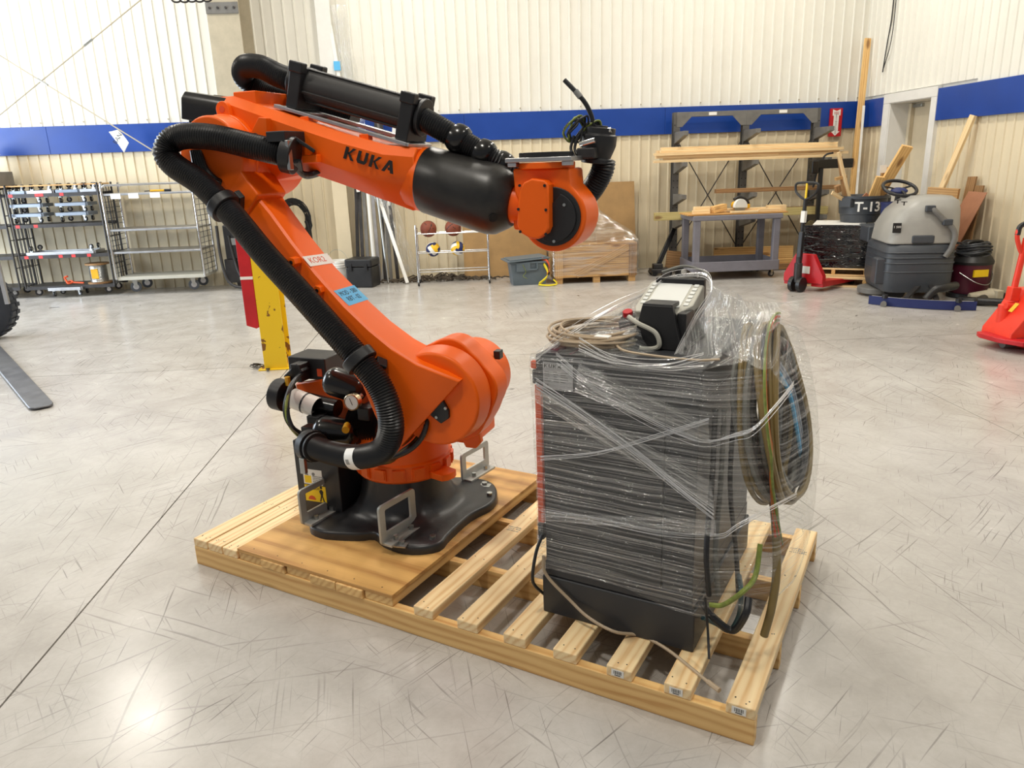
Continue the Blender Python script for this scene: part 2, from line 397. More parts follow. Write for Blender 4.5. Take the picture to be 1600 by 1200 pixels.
def band(x0, x1, parent, y=WY):
    m = MB().box(x0, x1, y-.034, y-.004, zb, zt); return m
zb, zt = 2.035, 2.425
for k in range(5):
    band(WX-.002-3.05*(k+1), WX-.002-3.05*k-.003, wb).build('blue_band', M['blue'], wb, .003)
sc = MB()
for k in range(52):
    x = WX-.0762-.3048*k
    for z in (zt+.05,): sc.cyl((x, WY-.022, z), (x, WY-.034, z), .011, 8)
tag(sc.build('screw_row', M['column'], wb), kind='stuff')
# right wall with the recessed door
DY0, DY1, DZ = 10.07, 11.08, 2.33
wr = struct(MB().box(WX+.02, WX+.14, 5.0, DY0, 0, 6.4).box(WX+.02, WX+.14, DY1, WY+.1, 0, 6.4).box(WX+.02, WX+.14, DY0, DY1, DZ, 6.4).build('wall_right', M['wall_white'], smooth=0))
def rpanel(y0, y1, z0, z1, mat_, off=0):
    n = max(1, round((y1-y0)/.1524)); m = rib_panel(z0, z1, y1-y0, n)
    o = m.build('upper_panel' if z0 > 2 else 'lower_panel', mat_, wr, smooth=0); o.location = (WX+off, y1, 0); o.rotation_euler = (0, 0, -pi/2)
for k in range(8):
    y1 = WY-.9144*k; y0 = y1-.9144
    if y0 < 5.0: continue
    rpanel(y0, y1, 2.47 if y1 > 9.95 and y0 < 11.25 else 2.40, 6.4, M['wall_white'])
rpanel(11.20, WY, 0, 2.06, M['wall_tan'], .012)
y1 = 9.95
while y1 > 5.3:
    rpanel(y1-.9144, y1, 0, 2.06, M['wall_tan'], .012); y1 -= .9144
for a, b in ((11.235, WY-.03), (7.0, 9.955), (5.0, 6.997)):
    MB().box(WX-.034, WX-.004, a, b, zb, zt).build('blue_band', M['blue'], wr, .003)
fr = MB()
for a, b in ((DY0-.125, DY0), (DY1, DY1+.16)): fr.box(WX-.045, WX+.018, a, b, 0, DZ-.001)
fr.box(WX-.046, WX+.018, DY0-.125, DY1+.16, DZ, DZ+.125)
for a, b in ((DY0-.03, DY0+.008), (DY1-.008, DY1+.03)): fr.box(WX-.03, WX+.42, a, b, 0, DZ-.002)
fr.box(WX-.03, WX+.42, DY0+.009, DY1-.009, DZ-.009, DZ+.03)
struct(fr.build('trim_1', M['trim_white'], None, .004))
dr = struct(MB().box(WX+.30, WX+.345, DY0+.01, DY1-.01, 0.01, DZ-.012).build('door_1', M['door_tan'], None, 0))
MB().box(WX+.24, WX+.299, DY1-.075, DY1-.010, 0, DZ-.012).build('door_frame', M['door_tan'], dr, .004)
MB().box(WX+.255, WX+.298, DY1-.30, DY1-.08, DZ-.075, DZ-.03).build('door_closer', M['steel'], dr, .006)
sg = MB().box(WX+.292, WX+.299, DY0+.02, DY0+.26, 1.855, 1.935).build('door_sign', M['maroon'], dr, .002)
s2 = MB()
for i in range(7): s2.box(WX+.2905, WX+.292, DY0+.04+i*.028, DY0+.056+i*.028, 1.878, 1.912)
tag(s2.build('sign_lettering', M['white'], sg, smooth=0), kind='stuff')
m = MB().tube(smooth_path([(WX+.29, DY0+.18, 1.80), (WX+.27, DY0+.15, 1.74), (WX+.28, DY0+.13, 1.68), (WX+.27, DY0+.16, 1.72), (WX+.29, DY0+.16, 1.66)], 5), .006, 6)
m.build('pull_wire', M['black'], dr)
struct(MB().box(-9.6, WX+.3, -5, 12.2, 6.4, 6.5).build('ceiling', M['wall_white'], smooth=0))
# steel column against the wall, corner post
cx0 = at_y(322, 0, 11.35); cx1 = at_y(370, 0, 11.35); cm = (cx0.x+cx1.x)/2; hw = .215
m = MB().box(cm-hw, cm+hw, 11.33, 11.355, 0, 6.3).box(cm-.008, cm+.008, 11.355, 11.93, 0, 6.3).box(cm-hw, cm+hw, 11.93, 11.955, 0, 6.3)
co = struct(m.build('column_1', M['column'], None, 0, 0))
zp = at_y(345, 13, 11.35).z
pz = MB().box(cm-hw, cm+hw, 11.312, 11.33, zp-.07, zp+.07).build('splice_plate', M['grey_paint'], co, .003)
for i in range(4): MB().cyl((cm-.16+.107*i, 11.312, zp), (cm-.16+.107*i, 11.296, zp), .016, 6).build('bolt', M['dark_steel'], pz)
px = at_y(508, 50, 11.9)
struct(MB().box(px.x-.105, px.x+.105, 11.84, 11.955, 0, 6.3).build('trim_2', M['trim_white'], None, .006))
MB().box(px.x-.108, px.x+.108, 11.835, 11.955, 0, 2.04).build('post_base', M['wall_tan'], bpy.data.objects['trim_2'], .004)
# cross bracing rods on the left
for k, (a, b) in enumerate((((222, -2), (-40, 212)), ((-40, 62), (240, 236)))):
    p = at_y(*a, 11.62-.04*k); q = at_y(*b, 11.62-.04*k)
    o = MB().cyl(p, q, .009, 8).build('brace_rod', M['column'])
    tag(o, ('thin steel bracing rod rising to the right across the white wall', 'thin steel bracing rod falling to the right, passing the paper note')[k], 'rod', 'bracing rods on the back wall')
    d = (q-p).normalized()
    MB().cyl(p+d*.9, p+d*1.05, .016, 8).build('turnbuckle', M['steel'], o)
# crumpled note on the rod
P0 = at_y(187, 217, 11.60)
m = MB(); N = 8
cor = [(-.135, .10), (.01, .125), (.145, -.06), (.03, -.19)]
vs = []
for i in range(N+1):
    for j in range(N+1):
        s_, t_ = i/N, j/N
        x = (1-s_)*(1-t_)*cor[0][0]+s_*(1-t_)*cor[1][0]+s_*t_*cor[2][0]+(1-s_)*t_*cor[3][0]
        z = (1-s_)*(1-t_)*cor[0][1]+s_*(1-t_)*cor[1][1]+s_*t_*cor[2][1]+(1-s_)*t_*cor[3][1]
        y = -.05*max(0, s_+t_-1.25)**1.0*4*(.5)+.012*sin(5*s_+3*t_)
        vs.append((P0.x+x, P0.y+y, P0.z+z))
m.add(vs, [(i*(N+1)+j, (i+1)*(N+1)+j, (i+1)*(N+1)+j+1, i*(N+1)+j+1) for i in range(N) for j in range(N)])
pn = m.build('paper_note', M['white'], None, 0, 60); so = pn.modifiers.new('thick', 'SOLIDIFY'); so.thickness = .002
tag(pn, 'crumpled white paper note hanging on the bracing rod', 'paper note')
text_mesh('note_lettering', 'BAN', .085, M['print_black'], pn, T(P0.x-.015, P0.y-.026, P0.z+.005) @ RX(pi/2) @ RZ(.9))
# cable hanging on the right wall
m = MB(); pts = [at_x(*q, WX-.03) for q in ((1397, -8), (1393, 30), (1386, 70), (1379, 113))]
m.tube(smooth_path(pts, 6), .008, 6); pts = [at_x(*q, WX-.045) for q in ((1401, -8), (1396, 40), (1390, 75), (1380, 108))]
m.tube(smooth_path(pts, 6), .006, 6)
tag(m.build('hanging_cable', M['black']), 'pair of thin black cables dangling down the upper right wall', 'cable')
# fire sign
p = at_y(1308, 170, WY-.05); q = at_y(1301, 222, WY-.05); x = (p.x+q.x)/2
fs = MB().box(x-.095, x+.095, WY-.075, WY-.036, 1.92, 2.33).build('fire_sign', M['red'], None, .003)
tag(fs, 'red and white arrow sign reading FIRE EXTINGUISHER on the wall', 'sign')
ar = MB(); yy = WY-.0775
ar.prism([(-.06, .19), (0, .165), (.06, .19), (.06, .10), (.04, .10), (.04, -.13), (.07, -.13), (0, -.195), (-.07, -.13), (-.04, -.13), (-.04, .10), (-.06, .10)], 0, .0025, T(x, yy+.0025, 2.125) @ RX(pi/2))
a_ = ar.build('white_arrow', M['white'], fs, smooth=0)
text_mesh('word_fire', 'FIRE', .06, M['red'], a_, T(x, yy-.001, 2.257) @ RX(pi/2), sx=.72)
text_mesh('word_extinguisher', '\n'.join('EXTINGUISHER'), .024, M['print_black'], a_, T(x, yy-.001, 2.10) @ RX(pi/2), sx=1.5)
# ================================================================== PALLET
TH = -0.56465; PO = Vector((-1.298, 3.099, 0))
PU = Vector((cos(TH), sin(TH), 0)); PV = Vector((-sin(TH), cos(TH), 0))
def pal(u, v, z): return PO+PU*u+PV*v+Vector((0, 0, z))
pr = thing('shipping_pallet', 'large pine shipping pallet carrying the orange robot arm and wrapped cabinet', 'pallet', PO, TH)
PL, PW, ZD = 2.44, 1.228, .127
rnd = random.Random(3)
def board_mesh(L, w_, h_, mat_):
    return MB().box(-L/2, L/2, -w_/2, w_/2, -h_/2, h_/2).mesh('board', mat_, 0)
def put(me, name, parent, loc, rz=0, bevel=.003, rx=0):
    o = bpy.data.objects.new(name, me); C.objects.link(o); o.parent = parent; o.location = loc; o.rotation_euler = (rx, 0, rz)
    if bevel:
        b = o.modifiers.new('edge', 'BEVEL'); b.width = bevel; b.segments = 2
    return o
ms = board_mesh(PL, .038, .089, M['pine_dark'])
for v in (.019, .41, .815, 1.209): put(ms, 'stringer', pr, (PL/2, v, .0445))
mbd = board_mesh(PW, .0865, .038, M['pine'])
us = [.0445+.0938*k for k in range(3)]
dk = []
for u in us: dk.append(put(mbd, 'deck_board', pr, (u, PW/2, ZD-.019), pi/2, .004))
for k in range(6): put(mbd, 'deck_board', pr, (.284+.0445+k*.1376, PW/2-.002*(k % 3), ZD-.019), pi/2, .004) if False else None
xs = [.330, .466, .602, .738, .874, 1.030]; xs = [.284+.069+.1378*k for k in range(6)]
mb2 = board_mesh(PW, .134, .038, M['pine_dark'])
for k, u in enumerate(xs): put(mb2 if k not in (1, 3, 4) else mb2, 'deck_board', pr, (u, PW/2+(.004, -.004, .006, -.006, -.007, .004)[k], ZD-.019), pi/2, .004)
for k in range(7):
    u = 1.209+.1908*k+.0435 if k < 6 else PL-.0435
    dk.append(put(mbd, 'deck_board', pr, (u, PW/2, ZD-.019), pi/2, .004))
# plywood cover sheet
pp = MB().box(-.415, .415, -.62, .62, -.0075, .0075).build('plywood_sheet', M['ply'], pr, .001)
pp.location = ((.284+1.111)/2, PW/2+.006, ZD+.0076); pp.rotation_euler = (0, 0, 0)
# paper barcode tags on the board ends
def tag_mesh():
    m = MB().box(-.021, .021, -.0008, 0, -.012, .012)
    for i, w_ in enumerate((2, 1, 3, 1, 2, 2, 1, 3, 1, 2)):
        x = -.013+i*.0028; m.box(x, x+w_*.0006, -.0014, -.0008, -.004, .008, None, 1)
    m.box(-.010, .010, -.0014, -.0008, -.009, -.0065, None, 1)
    return m.mesh('barcode_tag', [M['white'], M['print_black']], 0)
tm = tag_mesh()
for k in (4, 5, 6):
    u = 1.209+.1908*k+.0435 if k < 6 else PL-.0435
    o = bpy.data.objects.new('barcode_tag', tm); C.objects.link(o); o.parent = pr; o.location = (u-.004, -.0005, ZD-.019)
# nail heads on the deck
nl = MB(); rn = random.Random(5)
for u in us+[1.209+.1908*k+.0435 for k in range(6)]+[PL-.0435]:
    for v in (.025, .41, .815, 1.205):
        for s_ in (-1, 1):
            for e_ in range(1 if u > .4 and u < 2.3 else 2):
                x = u+s_*(.012+.016*rn.random()); y = v+rn.uniform(-.014, .014)
                nl.cyl((x, y, ZD-.001), (x, y, ZD+.0006), .0026, 6)
for u in xs:
    for v in (.03,): nl.cyl((u, v, ZD+.015), (u, v, ZD+.0158), .0026, 6)
tag(nl.build('nail_heads', M['dark_steel'], pr), kind='stuff')
# ink stamps on three boards
def stamp(u, v, n=9):
    m = MB(); r_ = random.Random(int(u*100))
    for i in range(3):
        for j in range(n):
            if r_.random() < .85:
                x = u-.034+j*.068/n; y = v-.02+i*.016
                m.box(x, x+.068/n*r_.uniform(.35, .8), y, y+r_.uniform(.003, .011), ZD+.0002, ZD+.0008)
    tag(m.build('ink_stamp', M['print_grey'], pr, smooth=0), kind='stuff')
for u, v in ((.0445, .93), (.14, .94), (1.2525, .69), (1.4433, .62), (PL-.0435, 1.02)): stamp(u, v)
# ================================================================== ROBOT
PSI = .145; RB = Vector((-.350, 3.230, .1422)); RZA = TH+PSI
RF = Vector((cos(RZA), sin(RZA), 0)); RA = Vector((-sin(RZA), cos(RZA), 0))
def rl(px, py, y):
    """pixel -> robot-local point on the plane y = const"""
    d = ray(px, py); o = RB+RA*y; t = (o-EYE).dot(RA)/d.dot(RA); P = EYE+d*t-RB
    return Vector((P.dot(RF), P.dot(RA), P.z))
def rz_(px, py, z):
    P = on_floor(px, py, z+RB.z)-RB
    return Vector((P.dot(RF), P.dot(RA), P.z))
rb = thing('robot_arm', 'orange and black industrial robot arm marked KUKA, bolted to the plywood on the pallet', 'robot', RB, RZA)
A2 = Vector((.35, 0, .675)); A3 = Vector((-.629, 0, 1.604)); A5 = Vector((.748, 0, 1.349))
AA = 2.383; ad = Vector((cos(AA), 0, sin(AA))); an = Vector((sin(AA), 0, -cos(AA)))
O_, K_ = M['orange'], M['black']
# --- cast foot
out = [(-.316, -.327), (-.239, -.362), (-.175, -.36), (-.061, -.335), (.0, -.306), (.074, -.352), (.179, -.377), (.258, -.358), (.318, -.304), (.314, -.231), (.328, -.026), (.375, .112), (.356, .229), (.293, .326), (.192, .361), (.06, .33), (0, .30), (-.07, .34), (-.2, .37), (-.3, .33), (-.36, .25), (-.33, 0), (-.355, -.22)]
ol = [tuple(v)[:2] for v in smooth_path([(a, b, 0) for a, b in out], 4, True)]
ang = sorted((atan2(y, x), sqrt(x*x+y*y)) for x, y in ol)
def rad(t):
    t = (t+pi) % (2*pi)-pi
    for (a, r1), (b, r2) in zip(ang, ang[1:]):
        if a <= t <= b: return r1+(r2-r1)*(t-a)/max(1e-9, b-a)
    a, r1 = ang[-1]; b, r2 = ang[0]; b += 2*pi; t = t if t >= a else t+2*pi
    return r1+(r2-r1)*(t-a)/(b-a)
N = 96; rings = []
for z, k in ((0, 1), (.028, 1), (.036, .985), (.040, .93), (.044, .66), (.052, .40), (.068, .24), (.095, .13), (.135, .06), (.185, .02), (.228, 0)):
    rings.append([(cos(t)*(rad(t)*k+.192*(1-k)), sin(t)*(rad(t)*k+.192*(1-k)), z) for t in (2*pi*i/N for i in range(N))])
MB().loft(rings).build('base', M['black_cast'], rb, 0, 50)
wash = MB().cyl((0, 0, 0), (0, 0, .004), .022, 20).cyl((0, 0, .004), (0, 0, .018), .014, 6).mesh('bolt', M['steel'])
for px, py in ((676, 840), (765, 773), (628, 849), (757, 757)):
    p = rz_(px, py, .041); o = bpy.data.objects.new('bolt', wash); C.objects.link(o); o.parent = rb; o.location = p-Vector((0, 0, .006))
for px, py in ((627, 851), (758, 758)):
    p = rz_(px, py, .042); l = MB().box(-.026, .026, -.020, .020, -.004, .0008).build('base_sticker', M['steel'], rb, 0, 0); l.location = p; l.rotation_euler = (0, 0, .1)
# --- fork pocket brackets
def bracket(pa, pb, H, off=(0, 0, 0)):
    a = rz_(*pa, .04)+Vector(off); b = rz_(*pb, .04)+Vector(off); L = (b-a).length
    X = (b-a).normalized(); Mx = Matrix(((X.x, 0, -X.y, a.x), (X.y, 0, X.x, a.y), (0, 1, 0, a.z), (0, 0, 0, 1)))
    m = MB(); t = .034; lo = .05; r = .018; th = .012
    def rr(x0, x1, y0, y1, r_):
        P = []
        for cx, cy, a0 in ((x1-r_, y0+r_, -pi/2), (x1-r_, y1-r_, 0), (x0+r_, y1-r_, pi/2), (x0+r_, y0+r_, pi)):
            P += [(cx+r_*cos(a0+k*pi/8), cy+r_*sin(a0+k*pi/8)) for k in range(5)]
        return P
    o1 = rr(0, L, 0, H, r); o2 = rr(t, L-t, lo, H-t*.75, .008)
    n = len(o1)
    vs = [(x, y, z) for z in (-th/2, th/2) for x, y in o1]+[(x, y, z) for z in (-th/2, th/2) for x, y in o2]
    fs = []
    for i in range(n):
        j = (i+1) % n
        fs += [(i, j, n+j, n+i), (2*n+i, 3*n+i, 3*n+j, 2*n+j), (i, 2*n+i, 2*n+j, j), (n+i, n+j, 3*n+j, 3*n+i)]
    m.add(vs, fs, Mx); m.box(0.01, L-.01, 0, .012, -.05, .0, Mx)
    o = m.build('fork_bracket', M['zinc'], rb, .0015)
    for q in (.28, .72):
        c = Mx @ Vector((L*q, .012, -.028)); MB().cyl(c, c+Vector((0, 0, .018)), .011, 6).build('bracket_bolt', M['steel'], o)
bracket((479, 816), (533, 786), .165, (.0, -.035, 0)); bracket((586, 848), (641, 814), .175, (.040, -.020, 0)); bracket((722, 753), (763, 728), .145)
# --- rotating column
m = MB().lathe([(.17, .215), (.205, .222), (.214, .232), (.214, .30), (.204, .308), (.200, .38), (.19, .44), (0, .44)], 48)
crs = m.build('rotating_column', O_, rb, .004)
tm_ = MB().box(-.028, .028, -.006, .010, 0, .05).box(-.022, .022, -.010, .0, .008, .05).mesh('ring_lug', O_, 0)
for i in range(16):
    t = 2*pi*i/16; o = bpy.data.objects.new('ring_lug', tm_); C.objects.link(o); o.parent = rb
    o.location = (.214*cos(t), .214*sin(t), .240); o.rotation_euler = (0, 0, t+pi/2)
MB().prism([(0, -.05), (.10, -.045), (.115, -.02), (.115, .02), (.10, .045), (0, .05)], .232, .262, T(.175, -.06, 0) @ RZ(-.35)).build('stop_lug', O_, rb, .004)
def cyl_y(m, c, y0, y1, r, n=48, r2=None, mi=0): return m.cyl((c.x, y0, c.z), (c.x, y1, c.z), r, n, r2, mi)
m = MB(); m.box(.06, .40, -.09, .14, .40, .66); cyl_y(m, A2, -.26, -.06, .180); cyl_y(m, A2, -.06, .10, .165, 48, .15)
m.box(-.22, .30, .02, .15, .42, .60)
m.build('shoulder_housing', O_, rb, .012)
# scalloped gearbox rim
rim = []
for i in range(72):
    t = 2*pi*i/72; rr_ = .206+.011*max(-.6, sin(5*t+.8))
    rim.append((A2.x+rr_*cos(t), A2.z+rr_*sin(t)))
MB().prism(rim, 0, .115, Matrix(((1, 0, 0, 0), (0, 0, 1, -.225), (0, 1, 0, 0), (0, 0, 0, 1)))).build('gearbox_rim', O_, rb, .008)
MB().prism([(0, 0), (.05, -.005), (.06, -.07), (.035, -.10), (-.01, -.10), (-.03, -.06)], 0, .03, Matrix(((1, 0, 0, A2.x+.06), (0, 0, 1, -.19), (0, 1, 0, A2.z-.15), (0, 0, 0, 1)))).build('stop_lug', O_, rb, .006)
MB().box(A2.x+.14, A2.x+.168, -.07, -.03, A2.z+.10, A2.z+.135).build('plug_socket', K_, rb, .003)
# --- link arm
st = [(1.26, -.25, -.06, -.09, .015), (1.14, -.265, -.075, -.115, .022), (1.0, -.29, -.125, -.135, .026), (.84, -.325, -.160, -.15, .022), (.68, -.345, -.175, -.165, .014), (.5, -.37, -.185, -.175, .020), (.36, -.385, -.195, -.178, .034), (.24, -.395, -.195, -.185, .055), (.13, -.40, -.185, -.235, .088), (.03, -.395, -.18, -.285, .135), (-.03, -.375, -.18, -.27, .155)]
def ring8(s_):
    al, yn, yf, lo, hi = s_; c = min(.022, (hi-lo)*.2); cb = .045
    q = [(hi-c*.35, yn+.006), (hi, yn+c*.7), (hi, yf-c), (hi-c, yf), (lo+cb, yf), (lo, yf-.03), (lo, yn+cb), (lo+.03, yn)]
    return [tuple(A2+ad*al+an*p+Vector((0, y, 0))) for p, y in q]
m = MB().loft([ring8(s_) for s_ in st])
arm = m.build('link_arm', O_, rb, .004, 30)
m = MB(); cyl_y(m, A2, -.345, -.235, .186, 56, .197); m.build('arm_lower_hub', O_, rb, .012)
m = MB(); cyl_y(m, A3, -.27, -.10, .158, 48, .168); m.build('arm_upper_hub', O_, rb, .010)
# taper fillet at the elbow block
MB().loft([[tuple(A2+ad*al+an*p+Vector((0, y, 0))) for p, y in ((hi, yn), (hi, yf), (lo, yf), (lo, yn))] for al, yn, yf, lo, hi in ((1.08, -.285, -.10, -.13, .045), (1.15, -.285, -.09, -.125, .055), (1.27, -.25, -.06, -.10, .06))]).build('elbow_block', O_, rb, .010)
for px, py in ((460, 409), (500, 453)):
    p = rl(px, py, -.352); cu = MB().cyl(p+Vector((0, .02, 0)), p+Vector((0, -.022, 0)), .020, 6).build('threaded_boss', O_, rb, .001)
    MB().cyl(p+Vector((0, -.018, 0)), p+Vector((0, -.0235, 0)), .008, 12).build('bolt_hole', K_, cu)
for k in range(5):
    MB().tube(smooth_path([rl(300+3*k, 236, -.27), rl(306+4*k, 262, -.29), rl(320+4*k, 282-k, -.29), rl(348, 296-3*k, -.26)], 8), .0095, 8).build('elbow_cable', K_, rb)
# masking tape and blue sticker on the arm
def plate_on_arm(name, mat_, al, y, L, W, rot=0, lift=.0012):
    """sheet on the top face of the link arm; +x along the arm, +y across"""
    i = 0
    while i < len(st)-2 and st[i+1][0] > al: i += 1
    (a0, yn0, yf0, lo0, hi0), (a1, yn1, yf1, lo1, hi1) = st[i], st[i+1]; t = (al-a0)/(a1-a0); hi = hi0+(hi1-hi0)*t
    sl = (hi0-hi1)/(a0-a1)
    xd = (ad+an*sl).normalized(); c = A2+ad*al+an*(hi+lift)+Vector((0, y, 0))
    Mx = frame(c, -xd, Vector((0, 1, 0))) @ RZ(rot)
    o = MB().box(-L/2, L/2, -W/2, W/2, -.0008, 0, Mx).build(name, mat_, rb, 0, 0)
    return o, Mx
o, Mx = plate_on_arm('masking_tape', M['white'], .735, -.255, .052, .16, -.05); o['label'] = 'strip of white masking tape with faded marker'
text_mesh('tape_lettering', 'KOR2', .04, M['orange_strap'], o, Mx @ T(0, -.01, .0003) @ RZ(pi/2), .0002)
o, Mx = plate_on_arm('blue_sticker', M['blue_label'], .535, -.270, .085, .145, 0); o['label'] = 'light blue sticker with black lettering'
text_mesh('sticker_lettering', 'MOD - S80\nRBT - 02', .032, M['print_black'], o, Mx @ T(-.002, 0, .0003) @ RZ(pi/2), .0002, sx=.78)
# --- forearm
fst = [(-.735, 1.70, 1.84, .10), (-.70, 1.58, 1.845, .14), (-.60, 1.47, 1.842, .155), (-.44, 1.50, 1.79, .168), (-.25, 1.528, 1.727, .17), (-.08, 1.474, 1.672, .17), (.10, 1.410, 1.622, .158), (.21, 1.366, 1.608, .110)]
rings = []
for x, zl, zh, hw in fst:
    d = zh-zl; sh = (x+.44)*.10
    rings.append([(x-.05, -hw*.45, zl), (x-.03, -hw+.005, zl+.36*d), (x, -hw, zl+.5*d), (x, -hw, zh-.035), (x, -hw+.035, zh), (x, hw-.035, zh), (x, hw, zh-.035), (x-.03, hw, zl+.36*d), (x-.05, hw*.45, zl)])
MB().loft(rings).build('forearm', O_, rb, .006, 28)
m = MB(); cyl_y(m, A3, -.12, .14, .172, 48); m.build('elbow_housing', O_, rb, .012)
m = MB(); m.cyl((A3.x, -.19, A3.z), (A3.x, -.115, A3.z), .168, 40); m.build('elbow_rim', O_, rb, .008)
# round transition + black cover, turned about the forearm axis
fd = (A5-A3); fd.y = 0; fd.normalize(); fn = Vector((-fd.z, 0, fd.x))
def on_axis(prof, name, mat_, n=40, sq=0):
    rings = []
    for s_, r in prof:
        c = A3+fd*s_+fn*(.035-.027*min(1, max(0, (s_-.85)/.28)))
        rings.append([tuple(c+fn*(r*sin(t))+Vector((0, r*cos(t), 0))) for t in (2*pi*i/n for i in range(n))])
    return MB().loft(rings).build(name, mat_, rb, 0, 35)
on_axis([(.755, .100), (.79, .122), (.848, .128)], 'forearm_collar', O_)
cov = on_axis([(.842, .127), (.85, .131), (.95, .134), (1.08, .138), (1.135, .138), (1.165, .132), (1.215, .100), (1.228, .088), (1.228, .0)], 'wrist_cover', M['satin_black'])
for s_, a_ in ((1.185, 2.2), (1.185, -.4), (1.185, 3.6), (1.185, .9)):
    c = A3+fd*s_+(fn*sin(a_)-Vector((0, cos(a_), 0)))*.117
    MB().cyl(c, c+(fd*.6+(fn*sin(a_)-Vector((0, cos(a_), 0)))*.8)*.004, .017, 14).build('cover_recess', M['rubber'], cov)
on_axis([(1.20, .078), (1.27, .074), (1.31, .06)], 'wrist_neck', O_)
# KUKA lettering on the side
def kuka(parent, Mx, H, mat_, depth=.0012, name='brand_letter'):
    W = H*1.02; s_ = H*.29
    K = [[(0, 0), (s_, 0), (s_, H), (0, H)], [(s_, H*.56), (W*.68, 0), (W, 0), (s_*1.35, H*.62)], [(s_, H*.44), (s_*1.5, H*.44), (W*.98, H), (W*.66, H)]]
    Uu = [[(0, H), (0, H*.22), (W*.16, 0), (W*.80, 0), (W*.96, H*.22), (W*.96, H), (W*.96-s_, H), (W*.96-s_, H*.26), (s_, H*.26), (s_, H)]]
    Aa = [[(0, 0), (W*.42, H), (W*.72, H), (W*1.12, 0), (W*.82, 0), (W*.74, H*.2), (W*.55, H*.2), (W*.47, H*.42), (W*.64, H*.42), (W*.57, H*.66), (s_*1.05, 0)]]
    x = 0
    for g_ in (K, Uu, K, Aa):
        m = MB()
        for poly in g_: m.prism([(a+b*.12+x, b) for a, b in poly], 0, depth, Mx)
        m.build(name, mat_, parent, 0, 0); x += W*1.20
fo = bpy.data.objects['forearm']
p0 = rl(536, 247, -.1715); p1 = rl(613, 272, -.1715); xd = p1-p0; xd.y = 0
Mx = frame(Vector((p0.x, -.1705, p0.z)), xd, (0, 0, 1))
kuka(fo, Mx @ Matrix.Diagonal((1, 1, 1, 1)), xd.length/4.74, M['print_black'])
# lugs and ears
def ear(x, y, z, r, h, name='lifting_ear'):
    pts = [(-r, -h), (r, -h)]+[(r*cos(t), r*sin(t)) for t in (pi*k/10 for k in range(11))]
    o = MB().prism(pts, -.012, .012, Matrix(((1, 0, 0, x), (0, 0, 1, y), (0, 1, 0, z), (0, 0, 0, 1))) @ RZ(.15)).build(name, O_, rb, .003)
    MB().cyl((x, y-.0135, z), (x, y+.0135, z), r*.42, 14).build('ear_bush', M['orange_strap'], o)
p = rl(350, 171, -.165); ear(p.x, -.165, p.z, .032, .07)
p = rl(404, 208, -.185); o = MB().prism([(-.035, -.06), (.045, -.07), (.055, .055), (.02, .06), (-.03, .0)], -.015, .03, Matrix(((1, 0, 0, p.x), (0, 0, 1, -.185), (0, 1, 0, p.z), (0, 0, 0, 1)))).build('stop_lug', O_, rb, .004)
MB().cyl((p.x-.005, -.205, p.z-.012), (p.x-.005, -.196, p.z-.012), .013, 12).build('stop_bolt', M['dark_steel'], o)
# rear motors
ax = Matrix(((fd.x, 0, fn.x, 0), (0, 1, 0, 0), (fd.z, 0, fn.z, 0), (0, 0, 0, 1)))
for y0, y1, x0 in ((-.145, -.035, -.265), (-.02, .075, -.225), (.085, .15, -.20)):
    c = A3+fn*.165; Mx = T(c.x, 0, c.z) @ ax
    m = MB().prism([(y0, -.05), (y1, -.05), (y1, .035), (y1-.02, .062), (y0+.02, .062), (y0, .035)], x0, -.05, Mx @ Matrix(((0, 0, 1, 0), (1, 0, 0, 0), (0, 1, 0, 0), (0, 0, 0, 1))))
    o = m.build('axis_motor', M['gloss_black'], rb, .004)
    MB().box(x0+.03, -.06, y0+.01, y1-.01, -.075, -.05, Mx).build('motor_flange', K_, o, .003)
# --- dress pack: ribbed hoses
def ribbed(name, pts, r, label=None, pitch=.0098, n=28, parent=None, mat_=None, amp=.005):
    P = resample(smooth_path(pts, 14), pitch/2); R = [r+(amp/2 if i % 2 else -amp/2) for i in range(len(P))]
    R = [x if not hasattr(r, '__len__') else x for x in R]
    o = MB().tube(P, R, n).build(name, mat_ or M['rubber'], parent or rb, 0, 35)
    if label: o['label'] = label
    return o
ys = [-.30, -.36, -.42, -.46, -.475, -.475, -.465, -.46, -.45, -.43, -.405, -.385, -.37, -.36, -.37, -.37, -.345, -.32, -.28, -.25]
hp = [(488, 697), (520, 708), (560, 714), (597, 703), (611, 672), (606, 634), (590, 598), (562, 562), (520, 515), (470, 459), (415, 399), (374, 349), (350, 322), (312, 285), (272, 258), (259, 236), (277, 215), (330, 214), (400, 230), (448, 241)]
hose_pts = [rl(a, b, y) for (a, b), y in zip(hp, ys)]
hz = ribbed('supply_hose', hose_pts, .0475)
def hose_clamp(i, name='hose_clamp', wd=.042, toward=None):
    c = hose_pts[i]; d = (hose_pts[i+1]-hose_pts[i-1]).normalized()
    m = MB(); n = 28; a = d.orthogonal().normalized(); b = d.cross(a); R1, R2 = .049, .066
    prof = [(R1, -wd/2), (R2, -wd/2), (R2, wd/2), (R1, wd/2)]
    rings = [[tuple(c+(a*cos(2*pi*k/n)+b*sin(2*pi*k/n))*r+d*h) for k in range(n)] for r, h in prof+prof[:1]]
    m.loft(rings, cap=False)
    if toward is not None:
        t = Vector(toward); m.bar(c+(t-c).normalized()*.055, t, .075, wd, d)
    return m.build(name, K_, rb, .004)
hose_clamp(7, toward=rl(598, 577, -.40)); hose_clamp(12, toward=rl(378, 312, -.30))
